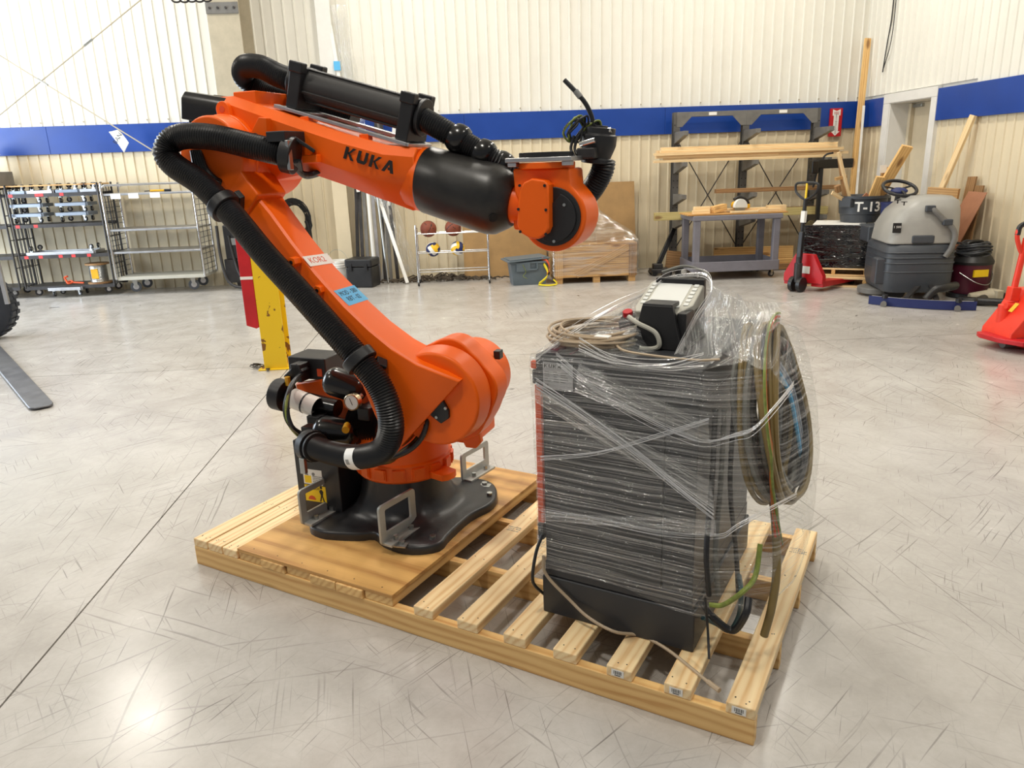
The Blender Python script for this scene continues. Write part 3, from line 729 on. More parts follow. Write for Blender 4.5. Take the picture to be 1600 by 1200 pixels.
# holder at the forearm
c = hose_pts[-1]; d = (hose_pts[-1]-hose_pts[-2]).normalized()
o = MB().cyl(c-d*.01, c+d*.035, .072, 24).box(c.x-.05, c.x+.035, c.y-.05, c.y+.09, c.z+.045, c.z+.085).bar(c+Vector((.03, .02, .06)), rl(492, 237, -.19), .05, .014, (0, 0, 1)).build('hose_holder', K_, rb, .004)
MB().box(c.x+.036, c.x+.05, c.y-.055, c.y-.03, c.z-.06, c.z+.05).build('latch', M['steel'], o, .003)
q = rl(492, 240, -.18); MB().box(q.x-.05, q.x+.02, -.20, -.15, q.z-.035, q.z-.004).build('holder_foot', O_, rb, .004)
# cable spill under the holder
for k in range(5):
    pts = [c+d*.03+Vector((0, .012*k-.02, -.02)), rl(462+3*k, 262+3*k, -.2+.02*k), rl(478+5*k, 276-2*k, -.1), rl(505, 270-3*k, .05)]
    MB().tube(smooth_path(pts, 8), .010, 8).build('signal_cable', K_, rb)
# lower connector
c0 = hose_pts[0]; d0 = (hose_pts[1]-hose_pts[0]).normalized()
o = MB().cyl(c0-d0*.03, c0+d0*.012, .070, 24).cyl(c0+d0*.02, c0+d0*.035, .064, 24).build('hose_connector', K_, rb, .003)
MB().box(c0.x-.02, c0.x+.005, c0.y-.075, c0.y-.055, c0.z-.10, c0.z-.03).build('latch', M['steel'], o, .002)
i = 2; c = hose_pts[i]; d = (hose_pts[i+1]-hose_pts[i-1]).normalized(); a = Vector((0, -1, 0)); a = (a-d*a.dot(d)).normalized(); b = d.cross(a)
lb = [[tuple(c+(a*cos(t)+b*sin(t))*.0507+d*h) for t in (-1.15+.23*k for k in range(11))] for h in (-.028, .028)]
o = MB().loft(lb, cap=False, closed=False).build('hose_label', M['white'], rb, 0, 60)
bl_ = MB()
for k in range(9):
    t = -.2+.05*k; bl_.loft([[tuple(c+(a*cos(t+e)+b*sin(t+e))*.0511+d*h) for e in (0, .022)] for h in (-.02, .002)], cap=False, closed=False)
bl_.build('label_bars', M['print_black'], o, 0, 0)
# carrier tube above the forearm
t0 = Vector((-.36, .0, 1.888)); t1 = Vector((.185, .0, 1.728)); td = (t1-t0).normalized(); tn = Vector((-td.z, 0, td.x))
TM = Matrix(((td.x, 0, tn.x, t0.x), (0, 1, 0, 0), (td.z, 0, tn.z, t0.z), (0, 0, 0, 1))); TL = (t1-t0).length
m = MB(); m.cyl(t0, t1, .064, 32)
for a_ in (.4, 2.0, 2.74, 4.3): m.box(.03, TL-.03, -.006, .006, .058, .071, TM @ RX(a_))
ct = m.build('hose_carrier', M['charcoal'], rb, .002)
ct.data.materials.clear(); ct.data.materials.append(paint('matt_black_carrier', lin(46, 45, 45), .55, 0, .3, 0, 6))
for x in (.01, TL-.045):
    m = MB().box(x, x+.055, -.085, .085, -.098, .066, TM).box(x-.004, x+.059, -.092, -.05, .04, .082, TM).box(x-.004, x+.059, .05, .092, .04, .082, TM)
    m.build('carrier_bracket', K_, rb, .006)
o = MB().cyl(t1+td*.012, t1+td*.03, .072, 28).build('carrier_collar', K_, rb, .004)
MB().cyl(t0-td*.02, t0+td*.002, .066, 28).build('carrier_collar', K_, rb, .004)
MB().box(-.03, TL+.02, -.105, -.075, -.112, -.098, TM).box(-.03, TL+.02, .06, .10, -.112, -.098, TM).box(-.02, .10, -.10, .10, -.112, -.10, TM).box(TL-.08, TL+.03, -.10, .10, -.112, -.10, TM).build('carrier_rail', M['alu'], rb, .002)
for s_ in (.12, .40):
    for y in (-.09, .08):
        p = TM @ Vector((s_, y, -.112)); MB().box(p.x-.02, p.x+.02, p.y-.018, p.y+.018, p.z-.07, p.z).build('rail_post', O_, rb, .003)
p = rl(385, 152, -.1); MB().box(p.x-.05, p.x+.06, -.12, .10, p.z-.045, p.z+.022, ).build('rail_post', O_, rb, .005)
ribbed('supply_hose', [t0+td*.02, t0-td*.10+Vector((0, 0, .005)), rl(408, 105, .01), rl(384, 104, .03), rl(381, 119, .07), rl(398, 135, .11), rl(430, 146, .13), (-.34, .14, 1.80), (-.2, .15, 1.74)], .046)
# hose from carrier to wrist
wp = [t1, rl(665, 188, 0), rl(692, 203, 0), rl(720, 220, .01), rl(758, 242, .02), rl(788, 260, .05), rl(815, 285, .13), rl(850, 318, .20), rl(885, 330, .21), rl(915, 307, .19), rl(932, 285, .17), rl(942, 264, .16), rl(944, 250, .155)]
ribbed('wrist_hose', wp, .043)
for a_ in ((718, 218, .01, .060), (757, 241, .02, .058), (786, 258, .05, .054)):
    c = rl(*a_[:3]); d = (rl(a_[0]+20, a_[1]+12, a_[2])-c).normalized()
    Q = d.to_track_quat('Z', 'Y').to_matrix().to_4x4()
    MB().lathe([(.040, -.034), (a_[3]*.88, -.030), (a_[3]*.97, -.014), (a_[3]*.97, .010), (a_[3]*.86, .026), (.040, .032)], 24, T(*c) @ Q, cap=False).build('hose_protector', M['gloss_black'], rb, 0, 50)
# --- wrist
AX = Matrix(((1, 0, 0, 0), (0, 0, 1, 0), (0, 1, 0, 0), (0, 0, 0, 1)))   # (x,z) profile, extrude along y
bp = [(.600, 1.520), (.820, 1.515), (.824, 1.455), (.852, 1.425)]
bp += [(.756+.128*cos(t), 1.342+.130*sin(t)) for t in (.62-k*.17 for k in range(1, 21))]
bp += [(.632, 1.36), (.604, 1.44)]
MB().prism(bp, -.075, .115, AX).build('wrist_body', O_, rb, .010)
MB().cyl((.757, -.083, 1.342), (.757, -.074, 1.342), .108, 40).build('wrist_disc', K_, rb, .003)
dsk = MB().prism([(.757+.092*cos(t), 1.340+.092*sin(t)) for t in (-2.0+.2*k for k in range(17))]+[(.757, 1.39)], -.092, -.082, AX).build('disc_cover', K_, rb, .003)
for px, py in ((882, 320), (866, 377)):
    p = rl(px, py, -.09); MB().cyl((p.x, -.096, p.z), (p.x, -.090, p.z), .006, 8).build('cover_screw', M['steel'], dsk)
hp_ = [rl(*q, -.135) for q in ((811, 296), (818, 285), (830, 279), (850, 282), (857, 289), (858, 355), (854, 365), (840, 374), (826, 372), (811, 363), (807, 350))]
hc = MB().prism([(p.x, p.z) for p in hp_], -.135, -.06, AX).build('wrist_cover_plate', O_, rb, .008)
for px, py in ((812, 290), (851, 290), (853, 328), (853, 366), (813, 362), (810, 327)):
    p = rl(px, py, -.135); MB().cyl((p.x, -.138, p.z), (p.x, -.134, p.z), .0055, 8).build('cover_screw', M['rubber'], hc)
MB().box(.585, .66, -.05, .06, 1.29, 1.42).build('wrist_fork', O_, rb, .012)
fl_ = MB().cyl((.71, 0, 1.515), (.71, 0, 1.538), .108, 40).build('flange_neck', O_, rb, .003)
tp = MB().box(.582, .838, -.105, .105, 1.540, 1.556).box(.59, .625, -.10, -.06, 1.524, 1.54).box(.80, .835, -.10, -.06, 1.524, 1.54).build('tool_plate', M['alu'], rb, .003)
MB().cyl((.71, 0, 1.5565), (.71, 0, 1.574), .103, 40).build('flange_disc', K_, rb, .002)
# hose swivel at the end
c = rl(935, 226, .15); dz = Vector((.12, -.02, 1)).normalized()
Q = T(*c) @ dz.to_track_quat('Z', 'Y').to_matrix().to_4x4()
sw = MB().lathe([(.044, -.07), (.060, -.068), (.060, -.052), (.052, -.048), (.062, -.02), (.068, .0), (.068, .035), (.060, .04), (.060, .062), (.03, .064), (.03, .07)], 28, Q).build('hose_swivel', K_, rb, .002)
MB().cyl(rl(906, 226, .05), rl(930, 219, .05), .011, 10).build('clamp_bolt', M['chrome'], sw)
MB().cyl(rl(923, 213, .12), rl(955, 203, .12), .011, 10).build('clamp_bolt', M['chrome'], sw)
MB().box(.815, .885, .04, .11, 1.545, 1.585).build('swivel_bracket', M['dark_steel'], rb, .006)
for k in range(7):
    r_ = random.Random(k+40)
    pts = [rl(918+r_.uniform(-8, 8), 212, .13), rl(908+r_.uniform(-8, 12), 186+r_.uniform(-5, 6), .10), rl(893+r_.uniform(-4, 10), 194+r_.uniform(-6, 6), .08), rl(881+r_.uniform(-1, 12), 210+r_.uniform(-4, 4), .07), rl(898+r_.uniform(-6, 8), 222, .09), rl(912, 206+r_.uniform(-8, 4), .11), rl(930+r_.uniform(-5, 10), 196+r_.uniform(-8, 4), .13), rl(938+r_.uniform(-6, 6), 212, .15)]
    MB().tube(smooth_path(pts, 8), .0042, 6).build('signal_cable', M['green_wire'] if k in (2, 5) else K_, rb)
for dx in (0, 6): MB().tube(smooth_path([rl(898+dx, 245, .06), rl(892+dx, 232, .07), rl(897+dx, 212, .08)], 6), .006, 8).build('signal_cable', K_, rb)
o = MB().tube(smooth_path([rl(928, 200, .13), rl(924, 181, .12), rl(915, 162, .11), rl(903, 147, .10), rl(882, 125, .10)], 8), .009, 10).build('stub_cable', K_, rb)
MB().cyl(rl(907, 152, .102), rl(899, 142, .10), .0112, 10).build('cable_marker', M['print_grey'], o)
# --- rear: counterbalance, accumulators, gauge, motor
ca = rl(432, 615, -.10); cb = rl(600, 655, -.12); cbd = (cb-ca).normalized()
m = MB().cyl(ca, ca+cbd*.06, .074, 32).cyl(ca+cbd*.06, ca+cbd*.10, .03, 16)
o = m.build('cylinder_cap', K_, rb, .004)
for dz_ in (.020, -.016): q = ca+Vector((0, 0, dz_)); MB().cyl(q-cbd*.008, q+cbd*.01, .013, 8).build('cap_fitting', M['steel'], o)
q = ca+cbd*.075+Vector((0, 0, .075)); MB().cyl(q-Vector((0, 0, .02)), q+Vector((0, 0, .02)), .013, 8).build('filler_cap', M['saw_yellow'], o)
cy = MB().cyl(ca+cbd*.09, ca+cbd*.34, .040, 24).build('balance_cylinder', M['gloss_black'], rb, .003)
w0, w1 = rl(458, 622, -.15), rl(496, 637, -.15)
MB().cyl(w0, w1, .046, 20, cap=False).build('paper_wrap', M['white'], rb)
MB().cyl(w0+(w1-w0)*.5, w0+(w1-w0)*.56, .0475, 20).build('cable_tie', K_, rb)
b0 = rl(553, 655, -.13); b1 = rl(603, 668, -.13); bd = (b1-b0); prof = []
for i in range(22): prof.append(((.060 if i % 2 else .078), bd.length*i/21))
MB().lathe(prof, 28, T(*b0) @ bd.to_track_quat('Z', 'Y').to_matrix().to_4x4()).build('bellows', M['rubber'], rb, 0, 60)
def capsule(a, b, r, name='accumulator'):
    d = (b-a); L = d.length; pr_ = [(r*sin(k*pi/16), -r*cos(k*pi/16)*.8) for k in range(9)]; pr_[0] = (1e-4, -r*.8)
    pr_ = [(x, z) for x, z in pr_]+[(r*cos(k*pi/16), L+r*sin(k*pi/16)*.8) for k in range(1, 8)]+[(1e-4, L+r*.8)]
    return MB().lathe(pr_, 28, T(*a) @ d.to_track_quat('Z', 'Y').to_matrix().to_4x4(), cap=False).build(name, M['gloss_black'], rb, 0, 50)
capsule(rl(523, 596, -.16), rl(556, 607, -.14), .064); capsule(rl(508, 672, -.20), rl(545, 676, -.18), .066)
gp = rl(549, 629, -.24); gd = (Vector((.05, -1, .05))).normalized(); gq = T(*gp) @ gd.to_track_quat('Z', 'Y').to_matrix().to_4x4()
g_ = MB().lathe([(.020, -.03), (.036, -.028), (.036, .0), (.033, .003), (.031, -.001), (0.0001, -.001)], 28, gq).build('pressure_gauge', M['brass'], rb)
MB().lathe([(.030, 0), (.0001, 0.0004)], 24, gq).build('gauge_face', M['screen'], g_)
MB().box(-.0012, .0012, -.012, .020, .001, .0016, gq @ RZ(.4)).build('gauge_needle', M['print_black'], g_)
MB().cyl(gp+Vector((0, .03, 0)), rl(566, 617, -.18), .010, 10).build('gauge_fitting', M['steel'], rb)
MB().cyl(rl(540, 672, -.26), rl(543, 664, -.20), .016, 12).build('yellow_cap', M['saw_yellow'], rb)
MB().box(-.10, -.04, -.20, -.10, .50, .56).build('valve_block', K_, rb, .008)
# orange rear casting and A1 motor with connector
m = MB().loft([[tuple(p) for p in (rl(462, 598, .0), rl(470, 640, .0), rl(470, 640, .16), rl(462, 598, .16))], [tuple(p) for p in (rl(545, 585, -.05), rl(560, 690, -.05), rl(560, 690, .2), rl(545, 585, .2))], [tuple(p) for p in (rl(620, 600, -.06), rl(640, 700, -.06), rl(640, 700, .2), rl(620, 600, .2))]])
m.build('rear_casting', O_, rb, .010)
pm = rl(490, 568, .06)
o = MB().box(pm.x-.085, pm.x+.12, -.02, .14, pm.z-.055, pm.z+.05).build('axis_motor', K_, rb, .008)
MB().box(pm.x-.02, pm.x+.035, -.09, -.02, pm.z-.05, pm.z+.035, ).bar(Vector((pm.x-.05, -.06, pm.z-.045)), Vector((pm.x+.03, -.06, pm.z+.02)), .06, .05).build('motor_plug', K_, o, .006)
MB().box(pm.x+.075, pm.x+.10, -.023, -.019, pm.z-.035, pm.z+.0).build('motor_sticker', M['orange_strap'], o)
for k in range(6):
    r_ = random.Random(k+9); j = lambda s_: r_.uniform(-s_, s_)
    pts = [rl(474, 580, -.06), rl(456+j(3), 602+j(3), -.18), rl(447+j(3), 632+j(4), -.26), rl(454+j(3), 662+j(4), -.28), rl(472+j(3), 682+j(3), -.24), rl(490+j(4), 693+j(3), -.27), rl(520, 700, -.26)]
    MB().tube(smooth_path(pts, 8), .0085, 8).build('motor_cable', M['green_wire'] if k == 3 else (M['teal_hose'] if k == 4 else K_), rb)
MB().box(-.33, -.12, -.20, .10, .38, .41).build('cable_tray', M['dark_steel'], rb, .004)
for px, py in ((495, 655), (486, 672)): p = rl(px, py, -.18); MB().box(p.x-.04, p.x+.03, -.2, -.1, p.z-.018, p.z+.018).build('cable_bracket', K_, rb, .004)
# cables beside the shoulder
for k in range(6):
    y = -.36+.016*k; j = 3*k
    MB().tube(smooth_path([rl(668-j*.4, 640, y+.05), rl(666-j*.4, 668, y), rl(655-j*.5, 690, y), rl(636-j*.6, 706, y), rl(610, 716+j*.3, y+.02), rl(585, 722+j*.2, y+.06)], 8), .0095, 8).build('shoulder_cable', M['green_wire'] if k == 3 else K_, rb)
p = rl(689, 640, -.35); o = MB().prism([(-.05, -.02), (.0, -.055), (.035, -.03), (.035, .0), (.01, .045), (-.04, .02)], -.36, -.30, AX @ T(p.x, p.z, 0)).build('arm_plug', K_, rb, .004)
for a_, b_ in ((696, 638), (682, 652)): q = rl(a_, b_, -.362); MB().cyl((q.x, -.365, q.z), (q.x, -.358, q.z), .006, 8).build('plug_screw', M['steel'], o)
# connection box with stickers
bx0 = rl(468, 790, -.20); bx1 = rl(522, 790, -.20)
cb_ = MB().box(-.455, -.225, -.20, .16, .0, .375).build('connection_box', M['black_cast'], rb, .006)
zt_ = lambda py: rl(490, py, -.2005).z
xl, xr = rl(474, 760, -.2).x+.008, rl(502, 760, -.2).x+.010
s1 = MB().box(xl, xr, -.2012, -.2, zt_(757), zt_(734)).build('white_sticker', M['white'], rb, 0, 0)
mk = MB()
mk.prism([(0, 0), (.016, 0), (.008, .015)], 0, .001, T(xl+.012, -.2013, zt_(743)) @ RX(pi/2)); mk.prism([(.008*cos(k*pi/6), .008*sin(k*pi/6)) for k in range(12)], 0, .001, T(xl+.055, -.2013, zt_(741)) @ RX(pi/2))
for i in range(7):
    for j_ in range(5): mk.box(xl+.05+i*.0085, xl+.056+i*.0085, -.2018, -.2012, zt_(757)+.006+j_*.008, zt_(757)+.010+j_*.008)
mk.build('pictogram', M['print_grey'], s1, 0, 0)
MB().box(xl+.006, xl+.042, -.2018, -.2012, zt_(757)+.006, zt_(757)+.042).build('yellow_patch', M['yellow'], s1, 0, 0)
s2 = MB().box(xl, xr+.012, -.2012, -.2, zt_(783), zt_(758.5)).build('yellow_sticker', M['yellow'], rb, 0, 0); s2['label'] = 'yellow warning sticker with figure'
text_mesh('warning_word', 'Caution', .026, M['print_black'], s2, T((xl+xr)/2-.006, -.2016, zt_(762.5)) @ RX(pi/2), .0002, sx=.9)
mk = MB(); fx = xr-.012; fz = zt_(782)
mk.prism([(k_[0], k_[1]) for k_ in ((-.012, 0), (-.004, .032), (-.012, .05), (.0, .062), (.010, .05), (.006, .03), (.014, 0), (.008, 0), (.001, .024), (-.006, 0))], 0, .0006, T(fx, -.2013, fz) @ RX(pi/2))
mk.prism([(.007*cos(k*pi/6), .07+.007*sin(k*pi/6)) for k in range(12)], 0, .0006, T(fx, -.2013, fz) @ RX(pi/2)); mk.build('figure_mark', M['print_black'], s2, 0, 0)
mk = MB().prism([(.02*cos(k*pi/8), .02*sin(k*pi/8)) for k in range(9)], 0, .0006, T(xl+.035, -.2013, fz+.005) @ RX(pi/2)); mk.build('red_mark', M['orange_strap'], s2, 0, 0)
# ================================================================== CONTROL CABINET, PENDANT, COILS, FILM
def pv(px, py, v):
    """pixel -> point on the vertical plane v = const of the pallet"""
    d = ray(px, py); o = pal(0, v, 0); return EYE+d*((o-EYE).dot(PV)/d.dot(PV))
def pu_(px, py, u):
    d = ray(px, py); o = pal(u, 0, 0); return EYE+d*((o-EYE).dot(PU)/d.dot(PU))
CU, CV, CZ = 1.655, .18, .127
CO = pal(CU, CV, CZ)
def cl(P): P = P-CO; return Vector((P.dot(PU), P.dot(PV), P.z))
cab = thing('control_cabinet', 'dark grey robot control cabinet on the pallet, wrapped in clear film', 'cabinet', CO, TH)
CW, CD, CHH = .548, .79, .955
MB().box(0, CW, 0, CD, 0, .148).build('plinth', M['charcoal'], cab, .006)
MB().box(.012, CW-.118, .010, CD-.01, .152, .845).build('body', M['charcoal'], cab, .004)
MB().box(CW-.114, CW-.012, .010, CD-.01, .152, .845).build('rear_panel', M['charcoal'], cab, .004)
MB().box(.03, CW-.03, .03, CD-.03, .14, .86).build('inner_frame', M['black'], cab)
MB().box(.010, CW-.010, .006, CD-.006, .150, .205).build('skirting', M['charcoal'], cab, .003)
MB().box(-.008, CW-.006, .0, CD, .848, CHH).build('head', M['charcoal'], cab, .008)
MB().box(-.022, .012, .004, CD-.004, .852, .90).build('head_lip', M['charcoal'], cab, .004)
MB().box(-.012, .010, .002, .03, .35, .85).build('orange_strip', M['orange_strap'], cab, .002)['label'] = 'orange edge strip down the front corner'
MB().box(-.014, .008, .002, .034, .285, .345).build('strip_foot', M['charcoal'], cab, .003)
MB().box(-.024, -.004, -.001, .02, .905, .93).build('orange_clip', M['orange_strap'], cab, .003)
o = MB().box(.022, .128, -.0015, 0.0, .845, .932).build('name_plate', M['alu'], cab, 0, 0)
kuka(o, T(.026, -.0017, .914) @ RX(pi/2), .013, M['print_black'], .0006, 'plate_letter')
m = MB(); rn = random.Random(2)
for i in range(5):
    for a, b in ((.027, .05), (.06, .08), (.085, .118)): m.box(a, a+(b-a)*rn.uniform(.5, 1), -.0022, -.0015, .868+.008*i, .871+.008*i)
tag(m.build('plate_print', M['print_grey'], o, 0, 0), kind='stuff')
text_mesh('ce_mark', 'CE', .013, M['print_black'], o, T(.034, -.0017, .854) @ RX(pi/2), .0003)
MB().box(.02, .06, .03, .10, CHH, CHH+.012).box(.10, .11, .03, .7, CHH, CHH+.004).build('top_label', M['maroon'], cab, .002)
# thin cables down the front of the cabinet
def lc(pts): return [cl(p) for p in pts]
tag(MB().tube(smooth_path([pv(849, 868, .172), pv(853, 897, .168), pv(890, 937, .166), pv(920, 965, .150), pv(960, 987, .14), on_floor(1000, 993, .131), on_floor(1040, 1013, .131), on_floor(1085, 1048, .131), on_floor(1108, 1067, .131)], 8), .0055, 8).cyl(on_floor(1106, 1065, .131), on_floor(1124, 1079, .131), .008, 8).build('network_cable', M['beige_hose']), 'beige cable running down the cabinet front onto the pallet, plug at its end', 'cable')
tag(MB().tube(smooth_path([pv(848, 835, .172), pv(838, 862, .14), pv(832, 900, .13), pv(836, 915, .15), pv(850, 928, .20)], 8), .006, 8).build('power_lead', M['black']), 'black cable looping beside the lower left corner of the cabinet', 'cable')
tag(MB().tube(smooth_path([pu_(1098, 965, 2.215), pu_(1120, 975, 2.25), pu_(1140, 985, 2.29), pu_(1155, 960, 2.32), pu_(1158, 925, 2.33), pu_(1155, 900, 2.30)], 8), .0085, 8).build('teal_cable', M['teal_hose']), 'teal cable bowed behind the lower right corner of the cabinet', 'cable')
tag(MB().tube(smooth_path([pu_(1096, 940, 2.22), pu_(1115, 965, 2.26), pu_(1145, 985, 2.32), pu_(1165, 960, 2.36), pu_(1170, 935, 2.36)], 8), .012, 8).build('black_cable', M['black']), 'thick black cable sagging under the film behind the cabinet', 'cable')
tag(MB().tube(smooth_path([pu_(1108, 945, 2.26), pu_(1130, 945, 2.30), pu_(1160, 925, 2.36), pu_(1180, 900, 2.38), pu_(1188, 850, 2.38)], 8), .008, 8).build('earth_cable', M['green_wire']), 'yellow green earth cable curving out from under the film', 'cable')
tag(MB().tube(smooth_path([pu_(1102, 935, 2.24), pu_(1106, 985, 2.25), pu_(1108, 1030, 2.27)], 6), .004, 6).build('thin_cable', M['black']), 'thin black cable hanging straight down at the cabinet corner', 'cable')
# dangling cables against the cabinet back
for k, (x0, x1, c) in enumerate(((1110, 1104, 'black'), (1124, 1118, 'grey_hose'), (1139, 1150, 'black'))):
    tag(MB().tube(smooth_path([pu_(x0+8, 640, 2.222), pu_(x0+2, 760, 2.225), pu_(x1, 860, 2.24), pu_(x1+4, 930, 2.25)], 8), .009, 10).build('drop_cable', M[c]), ('black cable hanging down the cabinet back, closest to its corner', 'grey cable hanging between two black ones on the cabinet back', 'black cable hanging down the cabinet back beside the big coil')[k], 'cable')
# large hose coil leaning on the back of the cabinet
cc = Vector((2.345, .50, .875)); e1 = PV; e2 = (Vector((0, 0, 1))-PU*.20).normalized(); e3 = e1.cross(e2)
hc_ = thing('hose_coil', 'large coil of olive and grey cables leaning against the wrapped cabinet', 'cable coil', pal(*cc))
rn = random.Random(11)
for k in range(17):
    R1 = .20+.085*((k*7) % 17)/17; off = (k-8)*.0068; n = 44; ph = rn.uniform(0, 6.28); el = rn.uniform(.97, 1.06)
    pts = [e1*(R1*.98*cos(t))+e2*(R1*el*1.05*sin(t)+.006*sin(3*t+ph)-.01*(R1-.2))+e3*(off+.012*sin(2*t+ph)) for t in (2*pi*i/n for i in range(n))]
    MB().tube(pts, (.0115, .010, .0085, .012)[k % 4], 8, closed=True).build('cable_loop', M[('olive_hose', 'grey_hose', 'olive_hose', 'black', 'olive_hose', 'grey_hose')[k % 6]], hc_)
for k in range(4):
    R1 = .275+.012*k; pts = [e1*(R1*cos(t)-.01*k)+e2*(R1*1.04*sin(t))+e3*(.046+.004*k) for t in (1.35+.1*i for i in range(20))]
    pts += [pts[-1]+Vector((0, 0, -.12))+e1*(.03+.01*k), pts[-1]+Vector((0, 0, -.36))+e1*(.09+.03*k)+e3*.02]
    MB().tube(smooth_path(pts, 3), .0045, 6).build('earth_wire', M['green_wire'] if k % 2 else M['orange_strap'], hc_)
for k in range(3):
    pts = [e1*(.02+.03*k)+e2*.16+e3*.02, e1*(.05+.03*k)+e2*.05+e3*.05, e1*(.09+.03*k)-e2*.1+e3*.05, e1*(.14+.02*k)-e2*.22+e3*.04]
    MB().tube(smooth_path(pts, 8), .007, 6).build('blue_air_line', M['blue_label'] if k == 0 else M['blue_gray'], hc_)
tag(MB().tube(smooth_path([pal(2.385, .36, .66), pal(2.41, .32, .55), pal(2.425, .295, .42), pal(2.42, .28, .30), pal(2.405, .27, .20)], 8), .013, 10).build('drop_hose', M['olive_hose']), 'brown olive hose running straight down from the big coil to the pallet edge', 'hose')
# pendant and its bracket
pb = pal(1.99, .40, CZ+CHH)
ph_ = thing('teach_pendant', 'grey teach pendant with white screen sitting in a black holder on the cabinet', 'pendant', pb, TH)
tl = .35
PM = T(-.005, .02, .115) @ RX(tl)
MB().prism([(-.085, .0), (.055, -.005), (.095, .06), (.095, .215), (.07, .235), (-.07, .235), (-.095, .20), (-.095, .03)], -.055, 0, PM).build('pendant_body', M['pend_grey'], ph_, .006)
MB().prism([(-.080, .0), (.05, -.003), (.09, .06), (.09, .21), (-.07, .225), (-.09, .20), (-.09, .03)], -.075, -.055, PM).build('pendant_back', M['black'], ph_, .004)
MB().box(-.060, .055, .035, .205, 0, .0015, PM).build('screen', M['screen'], ph_, 0, 0)
for sx_ in (-.075, .072):
    for k in range(6): MB().box(sx_-.008, sx_+.008, .05+.025*k, .066+.025*k, 0, .003, PM).build('soft_key', M['screen'], ph_, .001)
MB().cyl(PM @ Vector((-.115, .01, -.03)), PM @ Vector((-.115, .01, -.008)), .017, 16).build('stop_button', M['red'], ph_, .003)
MB().box(-.14, -.09, -.025, .05, -.075, -.03, PM).build('button_housing', M['black'], ph_, .006)
MB().prism([(-.085, 0), (.085, 0), (.05, .145), (-.05, .145)], -.012, .012, T(-.0, -.01, 0) @ RX(pi/2)).box(-.05, .05, -.02, .06, .135, .150).box(-.085, .095, 0, .23, .0, .012).box(-.08, .09, .20, .225, 0, .20).box(.06, .09, .0, .22, 0, .12).build('holder', M['black'], ph_, .004)
MB().tube(smooth_path([(-.10, -.01, .10), (-.06, -.03, .085), (.0, -.035, .06), (.015, -.035, .02), (-.01, -.03, .004), (-.05, -.04, .004)], 8), .008, 8).build('pendant_lead', M['pend_grey'], ph_)
MB().tube(smooth_path([(-.07, .235, .215), (.0, .26, .235), (.07, .25, .222), (.10, .22, .205)], 8), .005, 6).build('hanger_loop', M['grey_hose'], ph_)
# beige cable coil on the cabinet
bc = pal(1.765, .42, CZ+CHH+.008)
b_ = thing('beige_cable_coil', 'flat coil of beige cable lying on the cabinet top beside the pendant', 'cable coil', bc, TH)
rn = random.Random(4)
for k in range(10):
    R1 = .105+.006*k; n = 40; zz = .006+.0045*((k*3) % 10); a_ = rn.uniform(0, 6)
    MB().tube([(R1*1.05*cos(t)+.01*cos(a_), R1*1.2*sin(t)+.01*sin(a_), zz+.006*sin(2*t+a_)) for t in (2*pi*i/n for i in range(n))], .0048, 6, closed=True).build('cable_loop', M['beige_hose'], b_)
MB().tube(smooth_path([(.10, -.10, .02), (.16, -.16, .01), (.28, -.19, .01), (.40, -.20, .012), (.46, -.16, .01)], 8), .0045, 6).build('cable_end', M['beige_hose'], b_)
MB().box(.05, .10, -.145, -.115, .02, .045).build('paper_tag', M['white'], b_, .001)
# stretch film
def skin(rows, name, mat_, amp, fr, parent=None, closed=True, seed=0, dirv=None):
    n = len(rows[0]); vs = []; uv = []
    for r in rows:
        acc = 0
        for i, p in enumerate(r):
            if i: acc += (Vector(r[i])-Vector(r[i-1])).length
            q = Vector(p); d = noise.noise_vector(q*fr+Vector((seed, 0, 0)))
            vs.append(q+d*amp); uv.append((acc, q.z))
    fs = []; m = len(rows); L = n if closed else n-1
    for k in range(m-1):
        for i in range(L): fs.append((k*n+i, k*n+(i+1) % n, (k+1)*n+(i+1) % n, (k+1)*n+i))
    me = bpy.data.meshes.new(name); me.from_pydata([tuple(v) for v in vs], [], fs); me.materials.append(mat_)
    ul = me.uv_layers.new(name='uv')
    for p in me.polygons:
        idx = [me.loops[l].vertex_index for l in p.loop_indices]; mx = max(uv[i][0] for i in idx)
        for l, i in zip(p.loop_indices, idx):
            a = uv[i][0]
            if closed and mx-a > .5*mx and i % n == 0: a = mx
            ul.data[l].uv = (a, uv[i][1])
    me.shade_smooth(); o = bpy.data.objects.new(name, me); C.objects.link(o)
    if parent: o.parent = parent
    return o
def ring_pts(keys, n=128):
    P = [Vector(k) for k in keys]; P.append(P[0]); tot = sum((b-a).length for a, b in zip(P, P[1:])); out_ = []
    for i in range(n):
        s_ = tot*i/n
        for a, b in zip(P, P[1:]):
            L = (b-a).length
            if s_ <= L: out_.append(a+(b-a)*(s_/L)); break
            s_ -= L
    return out_
fw_ = thing('stretch_wrap', 'clear shiny stretch film wrapped around the control cabinet and hose coil', 'plastic wrap', CO, TH)
def fk(z, b, e=.012):
    x0, x1, y0, y1 = -e, CW+e, -e, CD+e
    return [(x0, y0, z), (x1+.01*b, y0, z), (x1+.55*b*.23+.02*b, y0+.06, z), (x1+.80*b*.27, .10, z), (x1+b*.262, .26, z), (x1+b*.27, .45, z), (x1+b*.22, .68, z), (x1+.02*b, y1, z), (x0, y1, z)]
kz = [(.175, .93, .010), (.25, .97, .010), (.40, 1.0, .011), (.58, 1.0, .012), (.75, .93, .014), (.86, .80, .018), (.93, .66, .020), (.965, .60, .014)]
rows = []
